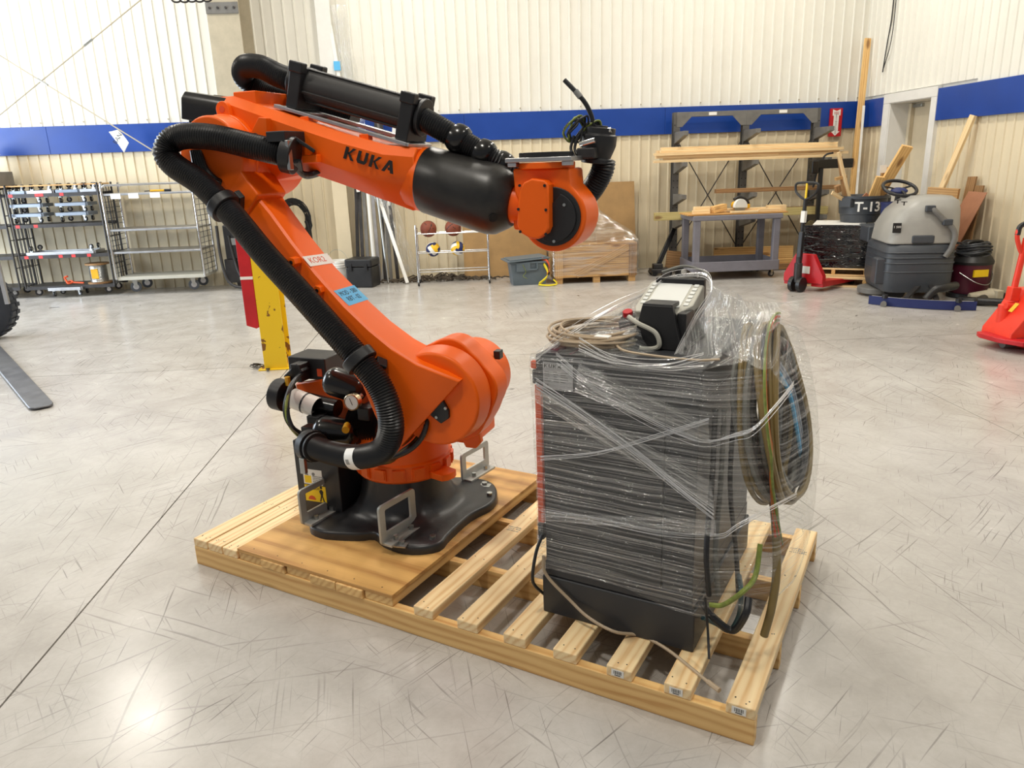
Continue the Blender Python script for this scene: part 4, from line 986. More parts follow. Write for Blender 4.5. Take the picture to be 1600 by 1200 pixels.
for k in range(len(kz)-1):
    for j in range(7):
        t = j/7; z, b, e = [a+(c-a)*t for a, c in zip(kz[k], kz[k+1])]
        if k == 0 and j == 0: rows.append([p+Vector((0, 0, .03*sin(p.x*9))) for p in ring_pts(fk(z, b, e))])
        else: rows.append(ring_pts(fk(z, b, e)))
skin(rows, 'side_film', M['film'], .0035, 9, fw_)
top = ring_pts(fk(.965, .60, .014)); top = [p+Vector((0, 0, .07*max(0, (p.x-.50)/.15)*(1 if p.y > .1 else .3))) for p in top]
opk = [cl(p) for p in (pv(1012, 540, .36), pv(1050, 562, .34), pv(1064, 540, .38), pv(1088, 490, .46), pv(1112, 455, .52), pv(1102, 428, .62), pv(1045, 431, .62), pv(1006, 462, .52), pv(994, 486, .43), pv(1000, 515, .38))]
op = ring_pts([tuple(p) for p in opk])
# match the start angles of both loops
ctr = sum(op, Vector())/len(op)
def by_angle(L):
    a = [(atan2(p.y-ctr.y, p.x-ctr.x), p) for p in L]; i0 = min(range(len(a)), key=lambda i: a[i][0]); q = L[i0:]+L[:i0]
    return q
top2 = by_angle(top); op2 = by_angle(op)
def ccw(L): return sum(a.x*b.y-b.x*a.y for a, b in zip(L, L[1:]+L[:1])) > 0
if not ccw(top2): top2 = by_angle(top2[::-1])
if not ccw(op2): op2 = by_angle(op2[::-1])
rows = []; NR = 22
for k in range(NR+1):
    t = k/NR
    rows.append([a.lerp(b, t)+Vector((0, 0, -.022*sin(pi*t)*(1-.5*t))) for a, b in zip(top2, op2)])
skin(rows, 'top_film', M['film_tent'], .012, 13, fw_, seed=3)
# bunched film behind the pendant, over the coil
rows = []
A_ = [cl(p) for p in (pu_(1108, 455, 2.25), pu_(1140, 462, 2.30), pu_(1186, 488, 2.36), pu_(1232, 512, 2.42), pu_(1236, 575, 2.43))]
B_ = [cl(p) for p in (pu_(1095, 520, 2.22), pu_(1120, 540, 2.28), pu_(1165, 560, 2.35), pu_(1205, 570, 2.41), pu_(1230, 600, 2.44))]
A2_ = smooth_path(A_, 10); B2_ = smooth_path(B_, 10)
for k in range(11): rows.append([a.lerp(b, k/10) for a, b in zip(A2_, B2_)])
skin(rows, 'bunched_film', M['film_tent'], .03, 13, fw_, closed=False, seed=8)
M['film_rope'] = None
def ropemat():
    m = NT('rolled_film_edge'); gl = m.n('ShaderNodeBsdfGlossy', ins={'Color': (.95, .95, .95, 1), 'Roughness': .15}); df = m.n('ShaderNodeBsdfDiffuse', ins={'Color': (.9, .9, .9, 1)}); tr = m.n('ShaderNodeBsdfTransparent')
    a = m.n('ShaderNodeMixShader'); m.set(a.inputs[0], .5); m.t.links.new(gl.outputs[0], a.inputs[1]); m.t.links.new(df.outputs[0], a.inputs[2])
    b = m.n('ShaderNodeMixShader'); m.set(b.inputs[0], .5); m.t.links.new(tr.outputs[0], b.inputs[1]); m.t.links.new(a.outputs[0], b.inputs[2]); m.t.links.new(b.outputs[0], m.out.inputs[0]); m.t.nodes.remove(m.b); return m.m
RM = ropemat()
def rope(pts, r=.003, n=8):
    base = [cl(p) for p in pts]; rn = random.Random(int(base[0].x*1000)+int(base[-1].z*777)); k_ = 3+int(r*900)
    m = MB()
    for k in range(k_):
        w_ = r*4.0; o0 = Vector((0, 0, rn.uniform(-w_, w_))); o1 = Vector((0, 0, rn.uniform(-w_, w_)))
        q = [p+o0.lerp(o1, i/(len(base)-1))+Vector((0, -.001*k, rn.uniform(-.003, .003))) for i, p in enumerate(base)]
        m.tube(smooth_path(q, n), rn.uniform(.0007, .0016), 5)
    tag(m.build('rolled_edge', RM, fw_), kind='stuff')
def fold(left, right, n=16, m_=10):
    """doubled band of film: left and right are pixel pairs (top, bottom) on the cabinet side"""
    rows = []
    for j in range(m_+1):
        t = j/m_; a_ = cl(left[0]).lerp(cl(left[1]), t); b_ = cl(right[0]).lerp(cl(right[1]), t)
        rows.append([a_.lerp(b_, i/n)+Vector((0, -.004, 0)) for i in range(n+1)])
    o = skin(rows, 'folded_film', M['film_fold'], .0025, 14, fw_, closed=False, seed=len(fw_.children))
    uv = o.data.uv_layers[0].data; me = o.data; nn = n+1
    for l in me.loops: vi = l.vertex_index; uv[l.index].uv = ((vi % nn)/n*.55, (vi//nn)/m_*.07)
M['film_fold'] = film('folded_stretch_film', 4, 260, .012, .10, .80)
F1 = .162
rope([pv(838, 600, F1), pv(900, 640, F1), pv(985, 700, F1), pv(1060, 760, F1), pv(1116, 802, F1)], .006)
rope([pv(870, 560, F1), pv(930, 608, F1), pv(1010, 655, F1), pv(1078, 684, F1), pv(1108, 690, F1), pu_(1150, 680, 2.36), pu_(1178, 670, 2.44), pu_(1215, 630, 2.47), pu_(1240, 600, 2.46)], .005)
rope([pv(845, 716, F1), pv(930, 708, F1), pv(1010, 686, F1), pv(1108, 655, F1)], .0025)
rope([pv(905, 540, F1+.02), pv(960, 565, F1), pv(1040, 572, F1), pv(1100, 560, F1)], .006)
rope([pv(846, 800, F1), pv(930, 812, F1), pv(1030, 832, F1), pv(1120, 836, F1), pu_(1160, 815, 2.42), pu_(1245, 770, 2.47)], .003)
rope([cl_ for cl_ in (pv(838, 558, .17), pv(905, 510, .30), pv(965, 476, .45), pv(1010, 455, .55), pv(1046, 432, .62), pv(1100, 429, .62), pv(1112, 455, .53), pv(1088, 495, .46), pv(1064, 540, .38), pv(1052, 566, .33))], .005)
rope([pv(1108, 440, .6), pv(1135, 475, .6), pv(1150, 530, .5)], .004)

fold((pv(838, 596, F1), pv(838, 628, F1)), (pv(1112, 752, F1), pv(1116, 800, F1)))
fold((pv(905, 566, F1), pv(898, 612, F1)), (pv(1108, 662, F1), pv(1110, 694, F1)))
fold((pv(846, 800, F1), pv(846, 812, F1)), (pv(1120, 812, F1), pv(1120, 838, F1)))
# ================================================================== LEFT SIDE: CARTS, COLUMN GUARD, FORKLIFT
def plank(name, mat_, p, q, w_, h_, label=None, cat=None, group=None, parent=None, up=(0, 0, 1), bevel=.002):
    """one board from p to q, its own x axis along the grain"""
    p = Vector(p); q = Vector(q); d = (q-p).normalized(); up = Vector(up)
    if abs(d.dot(up)) > .98: up = Vector((0, 1, 0))
    y = up.cross(d).normalized(); z = d.cross(y); L = (q-p).length; c = (p+q)/2
    o = MB().box(-L/2, L/2, -w_/2, w_/2, -h_/2, h_/2).build(name, mat_, None, bevel, 0)
    o.matrix_world = Matrix(((d.x, y.x, z.x, c.x), (d.y, y.y, z.y, c.y), (d.z, y.z, z.z, c.z), (0, 0, 0, 1)))
    if parent is not None: o.parent = parent; o.matrix_parent_inverse = Matrix(); 
    if label: tag(o, label, cat, group)
    return o
def caster(parent, x, y, ztop, R, name='caster', wheel=None, up=False, yaw=0):
    """fork with a wheel, hanging from ztop (or standing on it when upside down)"""
    s_ = 1 if up else -1; zc = ztop+s_*(R*1.45)
    Mx = T(x, y, 0) @ RZ(yaw)
    m = MB().box(-R*.7, R*.7, -R*.5, R*.5, min(ztop, ztop+s_*.012), max(ztop, ztop+s_*.012), Mx)
    for e in (-1, 1): m.prism([(-R*.5, ztop), (R*.5, ztop), (R*.35, zc), (-R*.1, zc)], e*R*.42-.003, e*R*.42+.003, Mx @ RX(pi/2) @ Matrix.Diagonal((1, 1, -1, 1)))
    o = m.build(name, M['steel'], parent)
    w_ = Mx @ Vector((R*.12, 0, zc)); d = Mx.to_3x3() @ Vector((0, R*.33, 0))
    wm = MB().cyl(w_-d, w_+d, R, 20).cyl(w_-d*1.05, w_+d*1.05, R*.55, 12, mi=1)
    wm.build('caster_wheel', [wheel or M['rubber'], M['alu']], o, .004)
    return o
# black steel shelf cart
bk = thing('shelf_cart', 'black steel shelf cart loaded with wheeled dollies', 'cart', (-5.92, 11.62, 0), .02)
CWD, CDP = 1.26, .46
for n_, sx_ in (('left', -1), ('right', 1)):
    x = sx_*CWD/2
    m = MB().tube(smooth_path([(x, -CDP/2, .15), (x, -CDP/2, 1.50), (x, -CDP/2+.04, 1.57), (x, CDP/2-.04, 1.57), (x, CDP/2, 1.50), (x, CDP/2, .15)], 6), .014, 8)
    for k in range(4): yy = -CDP/2+CDP*(k+1)/5; m.cyl((x, yy, .16), (x, yy, 1.56), .006, 6)
    for z in (.45, .85, 1.2): m.cyl((x, -CDP/2, z), (x, CDP/2, z), .006, 6)
    m.build('end_frame', M['dark_steel'], bk)
for z in (.17, .62, 1.06, 1.49):
    m = MB().box(-CWD/2, CWD/2, -CDP/2, CDP/2, z-.005, z).box(-CWD/2, CWD/2, -CDP/2-.008, -CDP/2, z-.042, z+.006).box(-CWD/2, CWD/2, CDP/2, CDP/2+.008, z-.042, z+.006)
    sh = m.build('shelf', M['dark_steel'], bk)
    for k, xx in enumerate({.17: (), .62: (-.56, -.36, -.08, .10, .32), 1.06: (-.59, -.34), 1.49: (-.60, -.24, -.18, .10)}[z]):
        MB().box(xx, xx+.055, -CDP/2-.0095, -CDP/2-.008, z-.036, z+.004).build('red_tape', M['red_tape'], sh)
for x in (-.5, .5):
    for y in (-.17, .17): caster(bk, x, y, .165, .052, yaw=.5)
tp_ = plank('loose_board', M['crate_wood'], (-7.35, 11.58, 1.602), (-5.30, 11.64, 1.602), .40, .018, 'thin tan board laid across the top of the black shelf cart', 'board')
def dolly(x, y, z, L, W, up, label, group, yaw=0, mat_=None):
    t = thing('wheeled_dolly', label, 'dolly', (x, y, z), yaw, group); h = .045
    f0 = .075+.035 if not up else 0
    m = MB()
    for e in (-1, 1): m.box(-L/2, L/2, e*W/2-.02, e*W/2+.02, f0, f0+h); m.box(e*L/2-.02, e*L/2+.02, -W/2, W/2, f0, f0+h)
    m.build('deck_frame', mat_ or M['blue_gray'], t, .003)
    for ex in (-1, 1):
        for ey in (-1, 1): caster(t, ex*(L/2-.05), ey*(W/2-.04), f0+h if up else f0, .036, up=up, yaw=.6*ex+ey)
    return t
zi = 1.49
for k, (x, L, g_) in enumerate(((-6.42, .22, 0), (-6.10, .34, 0), (-5.72, .30, 0), (-5.42, .22, 0))):
    dolly(x, 11.58, zi+.002, L, .30, True, 'upturned dolly on the top shelf of the black cart, number %s from the left' % ('one', 'two', 'three', 'four')[k], 'upturned dollies on the top shelf', 0, M['alu'] if k % 2 else None)
for c_, x in enumerate((-6.36, -5.72)):
    for k in range(3):
        dolly(x+.015*k, 11.58, 1.063+.135*k, (.44, .42)[c_], .30, False if k else False, ('%s dolly of the left stack on the second shelf' if c_ == 0 else '%s dolly of the right stack on the second shelf') % ('bottom', 'middle', 'top')[k], 'dollies stacked on the second shelf', 0)
dolly(-5.98, 11.58, .624, .95, .30, True, 'long upturned dolly on the third shelf of the black cart', None, 0, M['alu'])
dolly(-5.98, 11.50, .0, .46, .30, False, 'pale low dolly parked on the floor under the black cart', None, 0, M['alu'])
m = MB().cyl((0, 0, 0), (0, 0, .022), .165, 28).cyl((0, 0, .278), (0, 0, .30), .165, 28)
sp = thing('cable_spool', 'wooden spool of silvery wire on the bottom shelf of the black cart', 'spool', (-5.56, 11.56, .172))
MB().cyl((0, 0, 0), (0, 0, .022), .165, 28).build('flange', M['old_wood'], sp, .003); MB().cyl((0, 0, .278), (0, 0, .30), .165, 28).build('flange', M['old_wood'], sp, .003)
MB().lathe([(.12+.004*(i % 2), .022+.256*i/24) for i in range(25)], 28, cap=False).build('wire_winding', M['steel'], sp)
MB().box(-.05, .05, -.128, -.12, .08, .22).build('spool_label', M['saw_yellow'], sp)
m = MB().tube(smooth_path([(0, 0, .02), (.05, .02, .05), (.09, 0, .03), (.04, -.04, .02), (0, 0, .06), (-.03, .03, .10), (.03, .0, .12)], 6), .014, 8).bar((.08, 0, .03), (.26, -.03, .02), .02, .02)
o = m.build('binder_tool', M['orange_strap']); o.location = (-6.02, 11.50, .176); tag(o, 'rusty red chain binder lying on the bottom shelf of the black cart', 'tool')
m = MB().box(-.10, .10, -.12, .12, 0, .20).prism([(-.16, .20), (.16, .20), (0, .30)], -.15, .15, RX(pi/2) @ T(0, 0, 0))
hb = thing('wooden_house_box', 'small wooden box with a sloped grey roof at the left edge', 'box', (-6.86, 11.55, 1.812))
MB().box(-.11, .11, -.12, .12, 0, .24).build('box_body', M['old_wood'], hb, .003)
MB().prism([(-.17, .235), (.17, .235), (.02, .36), (-.02, .36)], -.16, .16, RX(pi/2)).build('roof', M['column'], hb, .003)
MB().box(-.42, .20, -.14, .3, -.20, -.002).build('shelf_block', M['grey_paint'], hb, .003)
bk2 = copy_tree(bk); bk2.location.x -= 1.36; bk2['label'] = 'black steel shelf cart mostly outside the left picture edge'
# chrome shelf cart
ch = thing('shelf_cart', 'chrome shelf cart with wire ends and four empty shelves', 'cart', (-4.56, 11.58, 0), .0)
CWD, CDP = 1.27, .56
for sx_ in (-1, 1):
    x = sx_*CWD/2
    m = MB().tube(smooth_path([(x, -CDP/2, .24), (x, -CDP/2, 1.50), (x-sx_*.02, -CDP/2, 1.55), (x-sx_*.06, -CDP/2, 1.575)], 6), .016, 10).tube(smooth_path([(x, CDP/2, .24), (x, CDP/2, 1.50), (x-sx_*.02, CDP/2, 1.55), (x-sx_*.06, CDP/2, 1.575)], 6), .016, 10)
    m.build('corner_post', M['chrome'], ch)
    m = MB()
    for k in range(15): z = .33+.078*k; m.cyl((x, -CDP/2, z), (x, CDP/2, z), .004, 6)
    for y in (-.09, .09): m.cyl((x, y, .26), (x, y, 1.44), .004, 6)
    tag(m.build('wire_panel', M['dark_steel'], ch), kind='stuff')
for y in (-CDP/2, CDP/2): MB().cyl((-CWD/2+.06, y, 1.575), (CWD/2-.06, y, 1.575), .016, 10).build('top_rail', M['chrome'], ch)
for z in (.27, .64, .96, 1.46):
    t_ = .045 if z < .3 else .03
    MB().box(-CWD/2+.01, CWD/2-.01, -CDP/2+.01, CDP/2-.01, z-t_, z).build('shelf', M['alu'] if z > .3 else M['pend_grey'], ch, .006)
for k, x in enumerate((-.52, -.27, .03)): MB().box(x, x+.14, -CDP/2+.004, -CDP/2+.008, 1.385, 1.455).build('white_label', M['white'], ch)
for x in (-.42, .42):
    for y in (-.2, .2): caster(ch, x, y, .228, .075, wheel=M['grey_plastic'], yaw=.35)
sl = thing('pry_tool', 'yellow and black hand tool lying on the chrome cart top shelf', 'tool', (-4.44, 11.47, 1.478), .03)
MB().cyl((-.14, 0, 0), (.06, 0, 0), .016, 12).build('grip', M['saw_yellow'], sl, .003); MB().cyl((.06, 0, 0), (.15, 0, 0), .019, 12).build('tool_head', M['black'], sl, .003); MB().cyl((-.22, 0, -.004), (-.14, 0, 0), .007, 8).build('shaft', M['black'], sl)
# black hose frame behind the robot
hr = thing('hose_stand', 'black tube frame with looped hose standing against the wall behind the robot', 'hose frame', (-3.55, 11.45, 0))
MB().tube(smooth_path([(-.16, 0, .95), (-.16, 0, .5), (-.10, -.02, .16), (.05, -.05, .05), (.25, -.05, .05)], 8), .022, 10).tube(smooth_path([(-.02, .05, .8), (.02, .05, .45), (.10, .0, .2), (.28, 0, .12)], 8), .022, 10).build('tube_frame', M['dark_steel'], hr)
MB().box(-.10, .16, .05, .35, .45, .95).build('motor_box', M['black'], hr, .02); MB().box(-.02, .12, .044, .05, .66, .76).build('box_label', M['print_grey'], hr)
MB().cyl((.0, .2, .13), (.08, .2, .13), .13, 20).build('wheel', M['rubber'], hr, .01); MB().box(-.14, .2, .06, .32, .10, .45).build('chassis', M['dark_steel'], hr, .01)
# yellow column guard with its red bar
ga = on_floor(414, 578); gb = on_floor(449, 577); gw = gb.x-ga.x
gd_ = thing('column_guard', 'chipped yellow steel H-post standing behind the robot on the floor joint', 'post', ((ga.x+gb.x)/2, ga.y, 0), .03)
MB().box(-gw/2, gw/2, 0, .014, 0, 1.12).build('front_flange', M['chipped'], gd_, .002); MB().box(-.006, .006, .014, .19, 0, 1.12).build('web', M['chipped'], gd_); MB().box(-gw/2, gw/2, .19, .204, 0, 1.12).build('rear_flange', M['chipped'], gd_, .002)
MB().box(-gw/2-.05, gw/2+.04, -.03, .24, 0, .010).build('foot_plate', M['chipped'], gd_, .002)
m = MB(); rn = random.Random(8)
for k in range(5): m.tube(smooth_path([(-.12-.05*rn.random(), .0+.1*rn.random(), .012), (-.2-.06*rn.random(), .05, .012+.01*k), (-.16, .16, .012), (-.05, -.02-.02*k, .014)], 6), .0035, 5)
tag(m.build('scrap_wire', M['dark_steel'], gd_), kind='stuff')
ra = at_y(374, 385, ga.y+.02); rb_ = at_y(392, 508, ga.y+.02)
rd = MB(); dx = .052
rd.prism([(-dx, 0), (dx*.55, -.03), (dx, -.02), (dx, .80), (-dx, .80)], -.04, .06, RX(pi/2) @ T(0, 0, 0))
o = rd.build('red_bar', M['red'], None, .004); o.location = (ga.x-dx-.004, ga.y+.06, rb_.z); tag(o, 'red steel bar with a white stripe mounted beside the yellow post', 'bar')
MB().box(-dx-.001, dx+.001, -.062, .042, .40, .425).build('white_stripe', M['white'], o)
# forklift tyre and fork at the left edge
ty = on_floor(-22, 530)
fk_ = thing('forklift', 'forklift cut by the left picture edge, showing its treaded black tyre and worn fork', 'forklift', (ty.x, ty.y, 0), .15)
R = .36; m = MB().lathe([(R*.55, -.10), (R*.9, -.11), (R, -.085), (R, .085), (R*.9, .11), (R*.55, .10)], 40, T(0, 0, R) @ RX(pi/2), cap=False)
m.build('tyre', M['tire'], fk_); 
m = MB()
for k in range(28):
    a_ = 2*pi*k/28
    for e in (-1, 1): m.box(-.022, .022, .012*1, .10, R-.004, R+.014, T(0, 0, R) @ RY(a_) @ Matrix.Diagonal((1, e, 1, 1)))
tag(m.build('tread', M['tire'], fk_, 0, 0), kind='stuff')
MB().cyl((0, -.09, R), (0, .09, R), R*.56, 28).build('hub', M['grey_paint'], fk_, .01)
f0 = on_floor(66, 634, .03); f1 = on_floor(-60, 492, .03); fd_ = (f1-f0); fd_.z = 0; fn_ = Vector((-fd_.y, fd_.x, 0)).normalized(); L = fd_.length; fd_.normalize()
wd_ = .085
pf = [(0, -wd_*.55), (.03, -wd_*.9), (.07, -wd_), (L, -wd_), (L, wd_), (.07, wd_), (.03, wd_*.9), (0, wd_*.55)]
Mx = Matrix(((fd_.x, fn_.x, 0, f0.x), (fd_.y, fn_.y, 0, f0.y), (0, 0, 1, .012), (0, 0, 0, 1)))
o = MB().loft([[tuple(Mx @ Vector((x, y, 0))) for x, y in pf], [tuple(Mx @ Vector((x, y*.96, .012+.035*min(1, x/.8)))) for x, y in pf]]).build('fork', M['fork_steel'], None, .004)
bpy.context.view_layer.update(); o.parent = fk_; o.matrix_parent_inverse = fk_.matrix_world.inverted()
m = MB().bar(at_y(-6, 400, 8.2), at_y(12, 475, 8.2), .04, .03); o = m.build('mast_strut', M['alu']); o.parent = fk_; o.matrix_parent_inverse = fk_.matrix_world.inverted()
# hanging chain at the top
hc2 = thing('hanging_chain', 'dark coiled chain hanging into the top of the picture', 'chain', tuple(at_y(300, 3, 9.0)))
for k in range(5):
    m = MB().tube([(-.16+.08*k+.05*cos(t), .01*(k % 2), .03*sin(t)+.03) for t in (2*pi*i/16 for i in range(16))], .009, 6, closed=True); m.build('chain_link', M['dark_steel'], hc2)
MB().cyl((-.17, 0, .04), (-.17, 0, .6), .008, 6).cyl((.17, 0, .04), (.17, 0, .6), .008, 6).build('hang_line', M['dark_steel'], hc2)
# ================================================================== MIDDLE BACK
# cable coil on the wall, bucket, case
wc = thing('wall_cable_coil', 'coil of black cables hanging on the wall behind the link arm', 'cable coil', tuple(at_y(462, 345, 11.85)))
rn = random.Random(21)
for k in range(9):
    a0, b0 = .16+.012*k, .30+.015*k
    MB().tube([(a0*cos(t)+rn.uniform(-.02, .02)*.4, -.01*k-.02, b0*sin(t)*.8) for t in (2*pi*i/28 for i in range(28))], .009, 6, closed=True).build('cable_loop', M['black'], wc)
MB().tube(smooth_path([(.17, -.06, .0), (.20, -.06, -.12), (.21, -.06, -.3)], 6), .03, 10).build('hose_end', M['black'], wc)
MB().cyl((-.02, .04, .26), (-.02, -.10, .26), .012, 8).build('wall_hook', M['dark_steel'], wc)
bu = thing('white_bucket', 'white plastic bucket by the wall, half behind the robot link arm', 'bucket', (-2.02, 11.55, 0))
MB().lathe([(.125, 0), (.15, .34), (.158, .34), (.158, .37), (.146, .37), (.122, .02)], 28, cap=False).lathe([(.001, .01), (.125, .01)], 28, cap=False).build('pail', M['white'], bu)
for z in (.27, .30): MB().lathe([(.146, z), (.156, z+.004), (.156, z+.012), (.147, z+.016)], 28, cap=False).build('pail_rib', M['white'], bu)
MB().tube([(.158*cos(t), -.02, .33+.2*sin(t)) for t in (pi*i/14 for i in range(15))], .003, 6).build('bail_handle', M['steel'], bu)
ca_ = thing('tool_case', 'black plastic case standing in front of the leaning pipes', 'case', (-1.62, 11.30, 0), -.25)
MB().box(-.20, .20, -.17, .17, 0, .30).build('case_body', M['black'], ca_, .02); MB().box(-.21, .21, -.18, .18, .30, .42).build('case_lid', M['black'], ca_, .025)
for x in (-.12, .12): MB().box(x-.025, x+.025, -.188, -.17, .25, .35).build('latch', M['rubber'], ca_, .004)
# leaning pipes and trims: each its own thing
tops = [(560, 270), (566, 270), (572, 268), (579, 268), (585, 268), (592, 268), (598, 270), (604, 272), (556, 275), (610, 280)]
bots = [(574, 436), (580, 438), (588, 440), (594, 440), (606, 444), (602, 440), (612, 438), (622, 438), (566, 434), (600, 436)]
mats = ['dark_steel', 'grey_paint', 'white', 'alu', 'steel', 'dark_steel', 'grey_paint', 'dark_steel', 'dark_steel', 'trim_white']
desc = ['dark steel angle', 'grey steel channel', 'white plastic pipe', 'bright aluminium strip', 'shiny steel conduit', 'blackened steel bar', 'dull grey trim', 'rusty dark strip', 'dark narrow bar', 'cream trim length']
where = ['closest to the corner post', 'beside the corner post', 'thickest of the leaning bundle', 'in the middle of the leaning bundle', 'reaching the floor before the bundle', 'behind the steel conduit', 'on the right of the bundle', 'outermost right of the bundle', 'leftmost of the leaning bundle', 'at the rear of the bundle']
for k in range(10):
    q = on_floor(*bots[k]); q.y = min(q.y, 11.62)+.02*k; q.z = .0
    p = at_y(*tops[k], 11.86-.008*k); d = (p-q).normalized(); e = q+d*((3.0 if k in (2, 3) else 2.4)+.12*(k % 4))
    if e.y > 11.87: e = q+d*((11.87-q.y)/d.y)
    o = (MB().cyl(q+Vector((0, 0, .012)), e, .017 if k == 4 else .03, 12) if k in (2, 4) else MB().bar(q+Vector((0, 0, .012)), e, .05, .03, (0, 1, 0))).build(('steel_trim', 'white_pipe', 'steel_conduit')[1 if k == 2 else 2 if k == 4 else 0], M[mats[k]], None, .002)
    tag(o, desc[k]+' leaning on the wall, '+where[k], 'pipe' if k in (2, 4) else 'bar', 'pipes and trims leaning on the wall')
q = on_floor(637, 443); q.y = 11.35; p = at_y(591, 305, 11.80); d = (p-q).normalized(); e = q+d*((11.86-q.y)/d.y)
tag(MB().bar(q+Vector((0, 0, .012)), e, .05, .025, (0, 1, 0)).build('white_pole', M['white'], None, .002), 'long white strip leaning alone to the right of the pipe bundle', 'strip')
# tall bundle tip near the post, wrapped in plastic
p = at_y(530, 110, 11.84); q = at_y(560, 300, 11.75)
tag(MB().bar(q, at_y(516, 40, 11.86), .05, .03, (0, 1, 0)).build('tall_strip', M['white'], None, .002), 'tall white strip with a blue band leaning by the corner post', 'strip')
b_ = bpy.data.objects['tall_strip']; c = at_y(527, 103, 11.82); MB().box(c.x-.045, c.x+.045, c.y-.03, c.y+.02, c.z-.06, c.z+.06).build('blue_sleeve', M['blue_label'], b_)
rows = []
for k in range(12):
    a = at_y(522+4.2*k, 8+25*k, 11.80); rows.append([(a.x-.06, a.y, a.z), (a.x, a.y-.03, a.z), (a.x+.10, a.y-.02, a.z), (a.x+.17, a.y+.03, a.z)])
o = skin(rows, 'plastic_sleeve', M['film_tent'], .03, 6, None, closed=False, seed=5); tag(o, 'crinkled clear plastic sleeve hanging over the tall leaning strips', 'plastic sheet')
rows = []
for k in range(12):
    a = at_y(585+4.5*k, 280+13.5*k, 11.74); rows.append([(a.x-.10, a.y+.05, a.z), (a.x, a.y-.02, a.z), (a.x+.12, a.y, a.z), (a.x+.2, a.y+.05, a.z)])
o = skin(rows, 'plastic_sheet', M['film_tent'], .03, 6, None, closed=False, seed=15); tag(o, 'clear plastic sheet draped behind the white strip near the ball rack', 'plastic sheet')
# ball rack
br = thing('ball_rack', 'chrome tube ball rack on small wheels by the back wall', 'rack', (-.27, 11.22, 0))
W2 = .52
for sx_ in (-1, 1):
    m = MB().tube(smooth_path([(sx_*W2, -.16, .05), (sx_*W2, -.12, .80), (sx_*W2, -.09, .86)], 6), .013, 10).tube([(sx_*W2, .16, .05), (sx_*W2, .12, .82)], .013, 10).cyl((sx_*W2, -.15, .18), (sx_*W2, .15, .18), .011, 8).cyl((sx_*W2, -.13, .8), (sx_*W2, .13, .8), .011, 8)
    m.build('end_frame', M['chrome'], br)
    for y in (-.16, .16):
        o = MB().cyl((sx_*W2-.012, y, .03), (sx_*W2+.012, y, .03), .03, 14).build('wheel', M['rubber'], br)
for z, d_ in ((.745, .10), (.47, .10), (.20, .14)):
    for y in (-d_, d_): MB().cyl((-W2, y, z), (W2, y, z), .010, 8).build('rail', M['chrome'], br)
def ball(x, z, R, mats_, kind, label, cat, grp, rot):
    bm = bmesh.new(); bmesh.ops.create_icosphere(bm, subdivisions=4, radius=R)
    me = bpy.data.meshes.new(kind)
    for f in bm.faces:
        f.smooth = True; c = f.calc_center_median().normalized()
        if kind == 'basketball':
            s = min(abs(c.x), abs(c.y), abs(abs(c.z)-.52)*1.3 if abs(c.x) > .3 else 1); f.material_index = 1 if s < .035 else 0
        else:
            a = abs(c.x); b2 = abs(c.y); d2 = abs(c.z)
            mx = max(a, b2, d2); t = {a: c.y, b2: c.z, d2: c.x}[mx]
            f.material_index = (0 if (t > .28) else 1 if t < -.28 else 2) if mx in (a, b2) else (1 if abs(t) > .3 else 0)
    bm.to_mesh(me); bm.free()
    for m_ in mats_: me.materials.append(m_)
    o = bpy.data.objects.new(kind, me); C.objects.link(o); o.location = (x, 11.22, z); o.rotation_euler = rot; return tag(o, label, cat, grp)
ball(-.61, .745+.063, .119, [M['ball_brown'], M['print_black']], 'basketball', 'brown basketball on the top rails, left one', 'ball', 'basketballs on the rack', (.3, .5, .2))
ball(-.25, .745+.063, .119, [M['ball_brown'], M['print_black']], 'basketball', 'brown basketball on the top rails, partly behind the black wrist cover', 'ball', 'basketballs on the rack', (.8, .1, .9))
ball(-.56, .47+.040, .105, [M['ball_yellow'], M['ball_blue'], M['white']], 'volleyball', 'volleyball showing a big yellow panel above blue and white', 'ball', 'volleyballs on the rack', (.2, .9, 0))
ball(-.20, .47+.040, .105, [M['ball_blue'], M['ball_yellow'], M['white']], 'volleyball', 'volleyball in navy with a diagonal yellow stripe', 'ball', 'volleyballs on the rack', (.9, .4, .5))
# debris pile under the rack
m = MB(); rn = random.Random(31)
for k in range(130):
    x = rn.gauss(-.45, .42); y = rn.uniform(11.45, 11.8); h = .03+.07*math.exp(-((x+.45)/.4)**2)*rn.random()
    a = rn.uniform(0, 6); m.tube([(x, y, h*.3), (x+.10*cos(a), y+.06*sin(a), h), (x+.2*cos(a+.4), y+.1*sin(a+.4), h*.4)], .012, 5)
tag(m.build('debris', M['rope']), 'heap of dark fibrous scrap on the floor behind the ball rack', 'debris', kind='stuff')
# cardboard sheets
def sheet(name, mat_, x0, x1, y_bot, y_top, h, th, label, cat):
    o = MB().prism([(x0, 0), (x1, 0), (x1, h), (x0, h)], -th/2, th/2, T(0, y_bot, 0) @ RX(pi/2-atan2(y_top-y_bot, h)) if False else Matrix(((1, 0, 0, 0), (0, (y_top-y_bot)/h, -1, y_bot), (0, 1, 0, 0), (0, 0, 0, 1)))).build(name, mat_, None, 0, 0); return tag(o, label, cat)
sheet('cardboard_sheet', M['cardboard'], -.12, 1.16, 11.62, 11.86, 1.22, .012, 'wide brown cardboard sheet leaning on the wall behind the grey tote', 'cardboard')
sheet('cardboard_sheet', M['cardboard'], 1.20, 2.56, 11.66, 11.90, 1.36, .012, 'brown cardboard sheet standing behind the wrapped wooden crate', 'cardboard')
